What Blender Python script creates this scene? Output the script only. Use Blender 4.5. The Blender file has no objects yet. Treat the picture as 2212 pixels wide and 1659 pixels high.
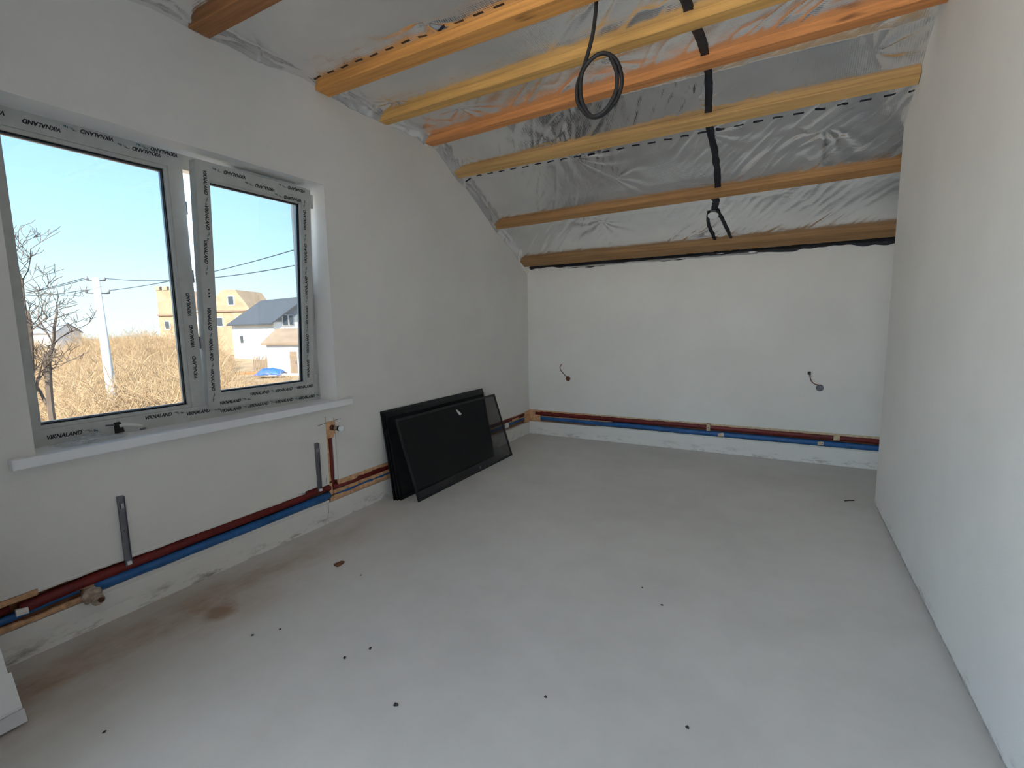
import bpy, bmesh, math, random
import numpy as np
from mathutils import Vector, Matrix, noise

# ------------------------------------------------------------------ camera
S = bpy.context.scene
COL = S.collection
CAM_H = 1.40
cam_d = bpy.data.cameras.new('camera')
cam = bpy.data.objects.new('camera', cam_d); COL.objects.link(cam)
cam_d.sensor_width = 36.0; cam_d.sensor_fit = 'HORIZONTAL'
cam_d.lens = 1037.8 * 36.0 / 2212.0
cam_d.clip_start = 0.02; cam_d.clip_end = 1500
RIGHT = Vector((0.87268, 0.48795, -0.01822)); UP = Vector((-0.04465, 0.11688, 0.99214)); FWD = Vector((-0.48625, 0.86501, -0.12379))
M4 = Matrix((( RIGHT.x, UP.x, -FWD.x, 0.0), (RIGHT.y, UP.y, -FWD.y, 0.0), (RIGHT.z, UP.z, -FWD.z, CAM_H), (0, 0, 0, 1)))
cam.matrix_world = M4
S.camera = cam

# ------------------------------------------------------------------ light: sky and sun
SKY_STRENGTH = 1.0
SUN_STRENGTH = 8.0
SUN_DIR = Vector((0.30, -0.70, 0.65))         # towards the sun: behind the house, so it never enters by the near window
w = bpy.data.worlds.new('world'); S.world = w; w.use_nodes = True
nt = w.node_tree; nt.nodes.clear()
out = nt.nodes.new('ShaderNodeOutputWorld'); bg = nt.nodes.new('ShaderNodeBackground')
tc = nt.nodes.new('ShaderNodeTexCoord'); sx = nt.nodes.new('ShaderNodeSeparateXYZ'); rp = nt.nodes.new('ShaderNodeValToRGB')
nt.links.new(tc.outputs['Generated'], sx.inputs[0]); nt.links.new(sx.outputs['Z'], rp.inputs[0])
nt.links.new(rp.outputs[0], bg.inputs[0]); nt.links.new(bg.outputs[0], out.inputs[0])
el = rp.color_ramp.elements
el[0].position = 0.0; el[0].color = (0.74, 0.93, 1.0, 1)
el[1].position = 1.0; el[1].color = (0.24, 0.47, 0.92, 1)
for pos, c in ((0.06, (0.66, 0.89, 1.0)), (0.14, (0.50, 0.77, 1.0)), (0.26, (0.37, 0.64, 1.0)), (0.5, (0.30, 0.55, 0.97))):
    e = el.new(pos); e.color = (*c, 1)
bg.inputs[1].default_value = SKY_STRENGTH
sun_d = bpy.data.lights.new('sun', 'SUN'); sun_d.energy = SUN_STRENGTH; sun_d.angle = math.radians(0.6); sun_d.color = (1.0, 0.96, 0.90)
sun = bpy.data.objects.new('sun', sun_d); COL.objects.link(sun)
sun.rotation_euler = SUN_DIR.to_track_quat('Z', 'Y').to_euler(); sun.location = (30, -30, 45)
vs = S.view_settings
vs.view_transform = 'Standard'; vs.look = 'None'; vs.gamma = 1.0; vs.exposure = 2.08; vs.use_curve_mapping = False
S.cycles.use_denoising = True
S.cycles.max_bounces = 11; S.cycles.diffuse_bounces = 7; S.cycles.glossy_bounces = 4; S.cycles.transparent_max_bounces = 16
S.cycles.use_adaptive_sampling = True; S.cycles.adaptive_threshold = 0.03
S.cycles.sample_clamp_indirect = 6.0

# ------------------------------------------------------------------ materials
def lin(c):
    return tuple(((v + 0.055) / 1.055) ** 2.4 if v > 0.04045 else v / 12.92 for v in c)
def new_mat(name):
    m = bpy.data.materials.new(name); m.use_nodes = True
    n = m.node_tree; b = n.nodes['Principled BSDF']
    return m, n, b
def ramp(n, stops):
    r = n.nodes.new('ShaderNodeValToRGB'); e = r.color_ramp.elements
    e[0].position, e[0].color = stops[0][0], (*stops[0][1], 1)
    e[1].position, e[1].color = stops[-1][0], (*stops[-1][1], 1)
    for p, c in stops[1:-1]:
        k = e.new(p); k.color = (*c, 1)
    return r
def noise_node(n, scale, detail=4, rough=0.55, stretch=None, coord='Object'):
    t = n.nodes.new('ShaderNodeTexCoord'); nz = n.nodes.new('ShaderNodeTexNoise')
    nz.inputs['Scale'].default_value = scale; nz.inputs['Detail'].default_value = detail; nz.inputs['Roughness'].default_value = rough
    if stretch:
        mp = n.nodes.new('ShaderNodeMapping'); mp.inputs['Scale'].default_value = stretch
        n.links.new(t.outputs[coord], mp.inputs[0]); n.links.new(mp.outputs[0], nz.inputs['Vector'])
    else:
        n.links.new(t.outputs[coord], nz.inputs['Vector'])
    return nz
def bump(n, b, src, strength, dist=0.01):
    bp = n.nodes.new('ShaderNodeBump'); bp.inputs['Strength'].default_value = strength; bp.inputs['Distance'].default_value = dist
    n.links.new(src, bp.inputs['Height']); n.links.new(bp.outputs[0], b.inputs['Normal'])
    return bp
def simple(name, c, rough=0.6, metal=0.0, var=0.12, scale=20, bmp=0.1, spec=0.4):
    m, n, b = new_mat(name)
    nz = noise_node(n, scale)
    lo = tuple(x * (1 - var) for x in c); hi = tuple(min(1, x * (1 + var)) for x in c)
    r = ramp(n, [(0.3, lo), (0.7, hi)])
    n.links.new(nz.outputs[0], r.inputs[0]); n.links.new(r.outputs[0], b.inputs['Base Color'])
    b.inputs['Roughness'].default_value = rough; b.inputs['Metallic'].default_value = metal
    b.inputs['Specular IOR Level'].default_value = spec
    if bmp: bump(n, b, nz.outputs[0], bmp)
    return m
def math_node(n, op, a, b=None, c=None):
    k = n.nodes.new('ShaderNodeMath'); k.operation = op
    for i, v in enumerate((a, b, c)):
        if v is None: continue
        if isinstance(v, (int, float)): k.inputs[i].default_value = v
        else: n.links.new(v, k.inputs[i])
    return k.outputs[0]
def mix_rgb(n, fac, a, b):
    k = n.nodes.new('ShaderNodeMix'); k.data_type = 'RGBA'
    if isinstance(fac, (int, float)): k.inputs[0].default_value = fac
    else: n.links.new(fac, k.inputs[0])
    for i, v in ((6, a), (7, b)):
        if isinstance(v, tuple): k.inputs[i].default_value = (*v, 1)
        else: n.links.new(v, k.inputs[i])
    return k.outputs[2]

def wall_material():
    m, n, b = new_mat('plaster')
    big = noise_node(n, 1.3, 5, 0.6); fine = noise_node(n, 90, 3, 0.6); dirt = noise_node(n, 7, 6, 0.7, (1, 1, 3.2))
    r = ramp(n, [(0.3, (0.765, 0.755, 0.72)), (0.7, (0.835, 0.825, 0.795))])
    n.links.new(big.outputs[0], r.inputs[0])
    # scuffs and dirt splashed on the lowest hand's breadth of the plaster
    geo = n.nodes.new('ShaderNodeNewGeometry'); s = n.nodes.new('ShaderNodeSeparateXYZ'); n.links.new(geo.outputs['Position'], s.inputs[0])
    near = n.nodes.new('ShaderNodeMapRange'); near.inputs[1].default_value = 0.015; near.inputs[2].default_value = 0.10
    near.inputs[3].default_value = 1.0; near.inputs[4].default_value = 0.0
    n.links.new(s.outputs['Z'], near.inputs[0])
    dm = n.nodes.new('ShaderNodeMapRange'); dm.inputs[1].default_value = 0.52; dm.inputs[2].default_value = 0.68
    n.links.new(dirt.outputs[0], dm.inputs[0])
    fac = math_node(n, 'MULTIPLY', math_node(n, 'MULTIPLY', near.outputs[0], dm.outputs[0]), 0.75)
    col = mix_rgb(n, fac, r.outputs[0], (0.20, 0.17, 0.13))
    n.links.new(col, b.inputs['Base Color'])
    b.inputs['Roughness'].default_value = 0.92; b.inputs['Specular IOR Level'].default_value = 0.15
    bump(n, b, fine.outputs[0], 0.12, 0.004)
    return m

def floor_material():
    m, n, b = new_mat('screed')
    big = noise_node(n, 0.9, 5, 0.55); mid = noise_node(n, 5, 5, 0.6); fine = noise_node(n, 160, 3, 0.7); stain = noise_node(n, 2.4, 6, 0.65, (1, 0.55, 1))
    r = ramp(n, [(0.25, (0.53, 0.525, 0.505)), (0.75, (0.70, 0.695, 0.675))])
    mixv = math_node(n, 'MULTIPLY_ADD', big.outputs[0], 0.7, math_node(n, 'MULTIPLY', mid.outputs[0], 0.3))
    n.links.new(mixv, r.inputs[0])
    # sand and clay trodden out along the pipe wall
    geo = n.nodes.new('ShaderNodeNewGeometry'); s = n.nodes.new('ShaderNodeSeparateXYZ'); n.links.new(geo.outputs['Position'], s.inputs[0])
    dx = math_node(n, 'SUBTRACT', s.outputs['X'], math_node(n, 'MULTIPLY_ADD', s.outputs['Y'], -0.02, -2.50))
    g = math_node(n, 'SUBTRACT', 1.0, math_node(n, 'DIVIDE', math_node(n, 'ABSOLUTE', dx), 0.40)); g = math_node(n, 'MAXIMUM', g, 0.0)
    gy = n.nodes.new('ShaderNodeMapRange'); gy.inputs[1].default_value = 2.9; gy.inputs[2].default_value = 1.2; gy.inputs[3].default_value = 0.15; gy.inputs[4].default_value = 1.0
    n.links.new(s.outputs['Y'], gy.inputs[0])
    sm = n.nodes.new('ShaderNodeMapRange'); sm.inputs[1].default_value = 0.42; sm.inputs[2].default_value = 0.62
    n.links.new(stain.outputs[0], sm.inputs[0])
    fac = math_node(n, 'MULTIPLY', math_node(n, 'MULTIPLY', g, gy.outputs[0]), math_node(n, 'MULTIPLY_ADD', sm.outputs[0], 0.6, 0.3))
    col = mix_rgb(n, fac, r.outputs[0], (0.30, 0.17, 0.075))
    # a small heap of spilled rusty sand
    d2 = n.nodes.new('ShaderNodeVectorMath'); d2.operation = 'DISTANCE'; n.links.new(geo.outputs['Position'], d2.inputs[0]); d2.inputs[1].default_value = (-2.41, 1.22, 0)
    wob = math_node(n, 'ADD', d2.outputs['Value'], math_node(n, 'MULTIPLY', math_node(n, 'SUBTRACT', mid.outputs[0], 0.5), 0.28))
    sp = n.nodes.new('ShaderNodeMapRange'); sp.inputs[1].default_value = 0.10; sp.inputs[2].default_value = 0.03; n.links.new(wob, sp.inputs[0])
    col = mix_rgb(n, math_node(n, 'MULTIPLY', sp.outputs[0], 0.65), col, (0.24, 0.11, 0.035))
    n.links.new(col, b.inputs['Base Color'])
    b.inputs['Roughness'].default_value = 0.62; b.inputs['Specular IOR Level'].default_value = 0.35
    bump(n, b, fine.outputs[0], 0.10, 0.003)
    return m

def foil_material():
    m, n, b = new_mat('foil')
    b.inputs['Metallic'].default_value = 1.0
    nz = noise_node(n, 3.0, 4)
    r = ramp(n, [(0.3, (0.78, 0.78, 0.79)), (0.7, (0.88, 0.88, 0.88))]); n.links.new(nz.outputs[0], r.inputs[0])
    # printed overlap marks: two dashed lines along the sheets
    t = n.nodes.new('ShaderNodeTexCoord'); s = n.nodes.new('ShaderNodeSeparateXYZ'); n.links.new(t.outputs['Object'], s.inputs[0])
    fr = math_node(n, 'FRACT', math_node(n, 'DIVIDE', s.outputs['X'], 0.125)); on = math_node(n, 'LESS_THAN', fr, 0.5)
    total = None
    for y0, k in ((4.045, 0.0), (2.325, 0.0)):
        ln = math_node(n, 'LESS_THAN', math_node(n, 'ABSOLUTE', math_node(n, 'SUBTRACT', s.outputs['Y'], y0)), 0.0075)
        total = ln if total is None else math_node(n, 'MAXIMUM', total, ln)
    mark = math_node(n, 'MULTIPLY', on, total)
    col = mix_rgb(n, mark, r.outputs[0], (0.02, 0.02, 0.03)); n.links.new(col, b.inputs['Base Color'])
    rr = n.nodes.new('ShaderNodeMapRange'); rr.inputs[3].default_value = 0.13; rr.inputs[4].default_value = 0.30
    n.links.new(nz.outputs[0], rr.inputs[0]); n.links.new(rr.outputs[0], b.inputs['Roughness'])
    n.links.new(math_node(n, 'SUBTRACT', 1.0, mark), b.inputs['Metallic'])
    # woven scrim showing through the film
    wx = n.nodes.new('ShaderNodeTexWave'); wx.inputs['Scale'].default_value = 26; wx.bands_direction = 'X'
    wy = n.nodes.new('ShaderNodeTexWave'); wy.inputs['Scale'].default_value = 26; wy.bands_direction = 'Y'
    n.links.new(t.outputs['Object'], wx.inputs[0]); n.links.new(t.outputs['Object'], wy.inputs[0])
    wv = math_node(n, 'ADD', wx.outputs[1], wy.outputs[1])
    fine = noise_node(n, 22, 5, 0.6, (1, 0.35, 0.35))
    hh = math_node(n, 'MULTIPLY_ADD', fine.outputs[0], 1.6, math_node(n, 'MULTIPLY', wv, 0.12))
    bump(n, b, hh, 0.25, 0.006)
    return m

def wood_material():
    m, n, b = new_mat('pine')
    gr = noise_node(n, 3.0, 6, 0.6, (0.6, 14, 14)); kn = noise_node(n, 2.2, 2, 0.5, (1.2, 5, 5))
    oi = n.nodes.new('ShaderNodeObjectInfo')
    r = ramp(n, [(0.25, (0.62, 0.55, 0.48)), (0.75, (1.12, 1.08, 1.0))]); n.links.new(gr.outputs[0], r.inputs[0])
    mu = n.nodes.new('ShaderNodeMix'); mu.data_type = 'RGBA'; mu.blend_type = 'MULTIPLY'; mu.inputs[0].default_value = 1.0
    n.links.new(oi.outputs['Color'], mu.inputs[6]); n.links.new(r.outputs[0], mu.inputs[7])
    km = n.nodes.new('ShaderNodeMapRange'); km.inputs[1].default_value = 0.70; km.inputs[2].default_value = 0.78; n.links.new(kn.outputs[0], km.inputs[0])
    col = mix_rgb(n, math_node(n, 'MULTIPLY', km.outputs[0], 0.8), mu.outputs[2], (0.16, 0.06, 0.02))
    n.links.new(col, b.inputs['Base Color']); b.inputs['Roughness'].default_value = 0.7
    bump(n, b, gr.outputs[0], 0.15, 0.003)
    return m

def glass_material(name, tint=(0.93, 0.96, 0.95), gloss=0.9):
    m = bpy.data.materials.new(name); m.use_nodes = True; n = m.node_tree; n.nodes.clear()
    o = n.nodes.new('ShaderNodeOutputMaterial'); mx = n.nodes.new('ShaderNodeMixShader'); tr = n.nodes.new('ShaderNodeBsdfTransparent')
    gl = n.nodes.new('ShaderNodeBsdfGlossy'); fr = n.nodes.new('ShaderNodeFresnel'); fr.inputs[0].default_value = 1.45
    gl.inputs['Roughness'].default_value = 0.02; gl.inputs['Color'].default_value = (gloss, gloss, gloss, 1)
    tr.inputs[0].default_value = (*tint, 1)
    n.links.new(fr.outputs[0], mx.inputs[0]); n.links.new(tr.outputs[0], mx.inputs[1]); n.links.new(gl.outputs[0], mx.inputs[2]); n.links.new(mx.outputs[0], o.inputs[0])
    return m
def mesh_screen_material():
    # fine dark insect netting: threads finer than a pixel, open holes between them
    m = bpy.data.materials.new('netting'); m.use_nodes = True; n = m.node_tree
    b = n.nodes['Principled BSDF']; o = n.nodes['Material Output']
    b.inputs['Base Color'].default_value = (0.018, 0.019, 0.021, 1); b.inputs['Roughness'].default_value = 0.75
    mx = n.nodes.new('ShaderNodeMixShader'); tr = n.nodes.new('ShaderNodeBsdfTransparent')
    nz = noise_node(n, 9, 3); mr = n.nodes.new('ShaderNodeMapRange'); mr.inputs[3].default_value = 0.44; mr.inputs[4].default_value = 0.56
    n.links.new(nz.outputs[0], mr.inputs[0]); n.links.new(mr.outputs[0], mx.inputs[0])
    n.links.new(tr.outputs[0], mx.inputs[1]); n.links.new(b.outputs[0], mx.inputs[2]); n.links.new(mx.outputs[0], o.inputs[0])
    return m
def bag_material():
    m = bpy.data.materials.new('clear_film'); m.use_nodes = True; n = m.node_tree
    b = n.nodes['Principled BSDF']; o = n.nodes['Material Output']
    b.inputs['Base Color'].default_value = (0.62, 0.68, 0.72, 1); b.inputs['Roughness'].default_value = 0.18
    nz = noise_node(n, 40, 3); bump(n, b, nz.outputs[0], 0.4, 0.01)
    mx = n.nodes.new('ShaderNodeMixShader'); tr = n.nodes.new('ShaderNodeBsdfTransparent'); mx.inputs[0].default_value = 0.35
    n.links.new(tr.outputs[0], mx.inputs[1]); n.links.new(b.outputs[0], mx.inputs[2]); n.links.new(mx.outputs[0], o.inputs[0])
    return m

MT = dict(
    wall=wall_material(), floor=floor_material(), foil=foil_material(), wood=wood_material(),
    glass=glass_material('window_glass', (0.778, 0.79, 0.785)), net=mesh_screen_material(), bag=bag_material(),
    clay=simple('clay_mortar', (0.68, 0.40, 0.22), 0.95, var=0.3, scale=30, bmp=0.5),
    block=simple('clay_block', (0.36, 0.17, 0.085), 0.95, var=0.3, scale=25, bmp=0.5),
    dim_grey=simple('dim_wall_grey', (0.32, 0.33, 0.34), 0.95, var=0.15, scale=6, bmp=0.3),  # unseen walls kept dark to soak up bounced light
    foot=simple('dirty_plaster_foot', (0.46, 0.44, 0.41), 0.95, var=0.35, scale=22, bmp=0.5),
    reveal=simple('lightened_reveal', (0.90, 0.89, 0.87), 0.9, var=0.02, scale=8, bmp=0.05),  # plaster lightened in colour to imitate window light on the reveal
    red=simple('red_sleeve', (0.155, 0.014, 0.012), 0.45, var=0.25, scale=12, bmp=0.15),
    blue=simple('blue_sleeve', (0.022, 0.115, 0.33), 0.42, var=0.2, scale=12, bmp=0.15),
    pvc=simple('white_pvc_under_film', (0.52, 0.54, 0.52), 0.35, var=0.07, scale=14, bmp=0.05),
    white=simple('white_paint', (0.80, 0.82, 0.82), 0.4, var=0.03, scale=6, bmp=0.02),
    sill=simple('white_sill', (0.88, 0.90, 0.92), 0.35, var=0.02, scale=8, bmp=0.02),
    gasket=simple('black_gasket', (0.012, 0.012, 0.014), 0.6, var=0.1, bmp=0),
    spacer=simple('pale_spacer', (0.45, 0.47, 0.5), 0.35, metal=0.6, var=0.05, bmp=0),
    ink=simple('black_print', (0.016, 0.016, 0.02), 0.6, var=0.05, bmp=0),
    teal=simple('teal_print', (0.03, 0.10, 0.12), 0.6, var=0.05, bmp=0),
    steel=simple('galvanised_steel', (0.22, 0.22, 0.25), 0.5, metal=0.7, var=0.12, scale=30),
    brass=simple('dull_nickel', (0.30, 0.26, 0.20), 0.35, metal=0.9, var=0.1),
    blackmetal=simple('black_frame', (0.010, 0.0105, 0.012), 0.42, var=0.2, scale=12, bmp=0.03),
    cable=simple('black_cable', (0.018, 0.018, 0.020), 0.55, var=0.15, scale=30),
    tape=simple('black_tape', (0.016, 0.017, 0.024), 0.5, var=0.3, scale=14, bmp=0.3),
    redwire=simple('red_wire', (0.45, 0.05, 0.02), 0.5, bmp=0),
    rust=simple('rust_brown', (0.13, 0.045, 0.025), 0.85, var=0.3, scale=60, bmp=0.5),
    copper=simple('brown_wire', (0.20, 0.05, 0.025), 0.5, var=0.1, bmp=0),
    greyplug=simple('grey_plug', (0.16, 0.16, 0.19), 0.6, var=0.3, scale=50, bmp=0.3),
    foam=simple('dry_foam', (0.42, 0.34, 0.27), 0.95, var=0.3, scale=50, bmp=0.6),
    paper=simple('white_cardboard', (0.66, 0.66, 0.69), 0.8, var=0.05, scale=15),
    chip=simple('dark_crumb', (0.05, 0.045, 0.04), 0.95, var=0.4, scale=80),
    claychip=simple('clay_crumb', (0.17, 0.075, 0.04), 0.95, var=0.4, scale=80),
    pencil=simple('pencil_line', (0.05, 0.05, 0.05), 0.9, bmp=0),
    # outdoors
    ground=simple('dry_grass', (0.33, 0.225, 0.13), 0.95, var=0.3, scale=0.6, bmp=0.3),
    twig=simple('pale_twig', (0.47, 0.315, 0.175), 0.9, var=0.3, scale=1.5, bmp=0),
    bark=simple('grey_bark', (0.13, 0.092, 0.07), 0.95, var=0.3, scale=4, bmp=0.3),
    concrete=simple('pale_concrete', (0.62, 0.59, 0.55), 0.9, var=0.08, scale=3),
    whitewall=simple('white_render', (0.86, 0.85, 0.83), 0.9, var=0.03, scale=1),
    slate=simple('grey_slate', (0.070, 0.073, 0.080), 0.7, var=0.12, scale=2),
    gable=simple('pale_cladding', (0.24, 0.25, 0.265), 0.8, var=0.06, scale=2),
    brick=simple('sandy_brick', (0.40, 0.275, 0.175), 0.95, var=0.2, scale=0.8),
    tanroof=simple('sandy_roof', (0.27, 0.19, 0.13), 0.95, var=0.15, scale=1.0),
    dark=simple('dark_glass', (0.06, 0.07, 0.085), 0.2, var=0.1, bmp=0),
    tarp=simple('blue_tarp', (0.035, 0.12, 0.36), 0.5, var=0.25, scale=2, bmp=0.4),
    plank=simple('raw_timber', (0.40, 0.20, 0.08), 0.8, var=0.2, scale=2),
    bounce_tone=simple('pale_bounce_tone', (0.64, 0.57, 0.46), 0.9, var=0.08, scale=2),  # colour of the added slab, warmed to suit its bounced light
    wire=simple('dark_wire', (0.06, 0.07, 0.09), 0.6, bmp=0),
    porcelain=simple('porcelain', (0.25, 0.24, 0.26), 0.3, bmp=0),
)

# ------------------------------------------------------------------ mesh helpers
def link(name, me, mat=None, parent=None):
    o = bpy.data.objects.new(name, me); COL.objects.link(o)
    if mat is not None and me is not None and not me.materials:
        for m in (mat if isinstance(mat, (list, tuple)) else [mat]): me.materials.append(MT[m])
    if parent is not None: o.parent = parent
    return o
def from_bm(name, bm, mat, parent=None, smooth=False):
    me = bpy.data.meshes.new(name)
    bmesh.ops.recalc_face_normals(bm, faces=bm.faces)
    bm.to_mesh(me); bm.free()
    if smooth:
        for p in me.polygons: p.use_smooth = True
    return link(name, me, mat, parent)
def tag(o, label=None, cat=None, group=None, kind=None):
    if label: o['label'] = label
    if cat: o['category'] = cat
    if group: o['group'] = group
    if kind: o['kind'] = kind
    return o
def empty(name, loc=(0, 0, 0), rot=(0, 0, 0)):
    o = bpy.data.objects.new(name, None); COL.objects.link(o); o.location = loc; o.rotation_euler = rot; o.empty_display_size = 0.1
    return o
def box(bm, lo, hi, bevel=0.0, mat=None, mi=0):
    n0 = len(bm.faces)
    vs_ = [bm.verts.new((x, y, z)) for x in (lo[0], hi[0]) for y in (lo[1], hi[1]) for z in (lo[2], hi[2])]
    fs = []
    for idx in ((0, 1, 3, 2), (4, 6, 7, 5), (0, 4, 5, 1), (2, 3, 7, 6), (0, 2, 6, 4), (1, 5, 7, 3)):
        f = bm.faces.new([vs_[i] for i in idx]); f.material_index = mi; fs.append(f)
    if mat is not None:
        for v in vs_: v.co = mat @ v.co
    if bevel > 0:
        es = list({e for f in fs for e in f.edges})
        bmesh.ops.bevel(bm, geom=es, offset=bevel, segments=2, profile=0.7, affect='EDGES')
    return vs_
def boxo(name, lo, hi, mat, parent=None, bevel=0.0):
    bm = bmesh.new(); box(bm, lo, hi, bevel)
    return from_bm(name, bm, mat, parent)
def tube(bm, pts, rad, seg=8, caps=True):
    pts = [Vector(p) for p in pts]; n = len(pts)
    rs = rad if isinstance(rad, (list, tuple)) else [rad] * n
    rings = []; ref = None
    for i, p in enumerate(pts):
        t = (pts[min(i + 1, n - 1)] - pts[max(i - 1, 0)]).normalized()
        if ref is None:
            ref = t.cross(Vector((0, 0, 1)))
            if ref.length < 0.1: ref = t.cross(Vector((0, 1, 0)))
        ref = (ref - t * ref.dot(t)).normalized(); bi = t.cross(ref)
        rings.append([bm.verts.new(p + (ref * math.cos(2 * math.pi * k / seg) + bi * math.sin(2 * math.pi * k / seg)) * rs[i]) for k in range(seg)])
    for a, b in zip(rings, rings[1:]):
        for k in range(seg): bm.faces.new((a[k], a[(k + 1) % seg], b[(k + 1) % seg], b[k]))
    if caps and seg > 2:
        bm.faces.new(rings[0][::-1]); bm.faces.new(rings[-1])
def tubeo(name, pts, rad, mat, parent=None, seg=10):
    bm = bmesh.new(); tube(bm, pts, rad, seg)
    return from_bm(name, bm, mat, parent, smooth=True)
def spline(pts, n=8):
    pts = [Vector(p) for p in pts]; P = [pts[0] * 2 - pts[1]] + pts + [pts[-1] * 2 - pts[-2]]; o = []
    for i in range(1, len(P) - 2):
        for k in range(n):
            t = k / n; a, b, c, d = P[i - 1:i + 3]
            o.append(0.5 * ((2 * b) + (c - a) * t + (2 * a - 5 * b + 4 * c - d) * t * t + (3 * b - a - 3 * c + d) * t ** 3))
    return o + [pts[-1]]
def prism(bm, poly, fn, d0, d1, mi=0):
    """poly: (a,b) points; fn(a,b,d) -> xyz; extruded from depth d0 to d1."""
    A = [bm.verts.new(fn(a, b, d0)) for a, b in poly]; B = [bm.verts.new(fn(a, b, d1)) for a, b in poly]
    for f in ([*A[::-1]], [*B]):
        bm.faces.new(f).material_index = mi
    n = len(poly)
    for i in range(n):
        bm.faces.new((A[i], A[(i + 1) % n], B[(i + 1) % n], B[i])).material_index = mi
def cells(bm, us, zs, solid, fn, d0, d1, matfn=None):
    """A wall layer as a grid of cells with some left open; faces only where they show."""
    V = {}
    def v(i, j, d):
        k = (i, j, d)
        if k not in V: V[k] = bm.verts.new(fn(us[i], zs[j], d))
        return V[k]
    ok = lambda i, j: 0 <= i < len(us) - 1 and 0 <= j < len(zs) - 1 and solid((us[i] + us[i + 1]) / 2, (zs[j] + zs[j + 1]) / 2)
    for i in range(len(us) - 1):
        for j in range(len(zs) - 1):
            if not ok(i, j): continue
            mi = matfn((us[i] + us[i + 1]) / 2, (zs[j] + zs[j + 1]) / 2) if matfn else 0
            for d in (d0, d1): bm.faces.new((v(i, j, d), v(i + 1, j, d), v(i + 1, j + 1, d), v(i, j + 1, d))).material_index = mi
            if not ok(i - 1, j): bm.faces.new((v(i, j, d0), v(i, j + 1, d0), v(i, j + 1, d1), v(i, j, d1))).material_index = mi
            if not ok(i + 1, j): bm.faces.new((v(i + 1, j, d0), v(i + 1, j, d1), v(i + 1, j + 1, d1), v(i + 1, j + 1, d0))).material_index = mi
            if not ok(i, j - 1): bm.faces.new((v(i, j, d0), v(i, j, d1), v(i + 1, j, d1), v(i + 1, j, d0))).material_index = mi
            if not ok(i, j + 1): bm.faces.new((v(i, j + 1, d0), v(i + 1, j + 1, d0), v(i + 1, j + 1, d1), v(i, j + 1, d1))).material_index = mi

# ------------------------------------------------------------------ the room
L, F, RW, BACK, PASS = -2.79, 5.40, 0.655, -4.00, 1.90
WY0, WY1, WZ0, WZ1 = 0.755, 2.378, 0.855, 2.372
FT = 0.045                                   # depth of the pipe chase cut in the plaster
SLOPE, ZFLAT, ZS = 0.53, 3.014, 2.098
def zroof(y): return min(ZFLAT, ZS + SLOPE * (5.364 - y))
fl = boxo('floor', (L - 0.36, BACK - 0.3, -0.15), (PASS + 0.15, F + 0.2, 0.0), 'floor'); tag(fl, kind='structure')

# left wall, with window opening and the chase for the pipes
bm = bmesh.new()
us = [BACK, -3.70, -0.45, 0.3, WY0, 2.262, 2.345, WY1, 3.6, F]
zs = [0.0, 0.08, 0.148, 0.292, 0.735, WZ0, WZ1, 2.62, 3.06]
win = lambda y, z: (WY0 < y < WY1 and WZ0 < z < WZ1) or (-3.70 < y < -0.45 and 0.08 < z < 2.62)   # second: opening added behind the camera for fill light
chase = lambda y, z: (0.148 < z < 0.292 and y > 0.3) or (2.262 < y < 2.345 and 0.148 < z < 0.735)
fnL = lambda y, z, d: (L - d, y, z)
cells(bm, us, zs, lambda y, z: not win(y, z) and not chase(y, z), fnL, 0.0, FT)
cells(bm, us, zs, lambda y, z: not win(y, z), fnL, FT, 0.36, lambda y, z: 1 if chase(y, z) else 0)
for f_ in bm.faces:
    c_ = f_.calc_center_median(); 
    if c_.x < L - 0.002 and 0.5 < c_.y < 2.6 and 0.9 < c_.z < WZ1 + 0.02 and c_.x > L - 0.359 and abs(f_.normal.x) < 0.5 and f_.material_index == 0: f_.material_index = 2
wl = from_bm('wall_left', bm, ['wall', 'block', 'reveal']); tag(wl, kind='structure')

# far knee wall with its chase
bm = bmesh.new()
fnF = lambda x, z, d: (x, F + d, z)
us = [L - 0.36, L, PASS + 0.15]; zs = [0.0, 0.162, 0.312, 2.13]
chF = lambda x, z: 0.162 < z < 0.312 and x > L
cells(bm, us, zs, lambda x, z: not chF(x, z), fnF, 0.0, FT)
cells(bm, us, zs, lambda x, z: True, fnF, FT, 0.2, lambda x, z: 1 if chF(x, z) else 0)
wf = from_bm('wall_far', bm, ['wall', 'block']); tag(wf, kind='structure')

# right partition that stops short of the far wall; its foot is left unplastered
bm = bmesh.new()
RY0 = 1.55                                   # cut short out of view, before dark unseen walls, to lessen bounced light
top = [(RY0, 3.06), (3.55, 3.06), (4.302, 2.72)]
prism(bm, [(RY0, 0.036)] + top + [(4.302, 0.036)], lambda y, z, d: (RW + d, y, z), 0.0, 0.14)
box(bm, (RW + 0.012, RY0 + 0.008, 0.0), (RW + 0.13, 4.290, 0.036), mi=1)
wr = from_bm('wall_right', bm, ['wall', 'foot']); tag(wr, kind='structure')
wp = boxo('wall_passage', (PASS, BACK, 0.0), (PASS + 0.15, F, 3.06), 'dim_grey'); tag(wp, kind='structure')

# short wall added out of view to shade the left wall
wn = boxo('added_shade_wall', (L, -0.02, 0.0), (-1.85, 0.12, 3.0), 'wall'); tag(wn, kind='structure')
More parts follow.
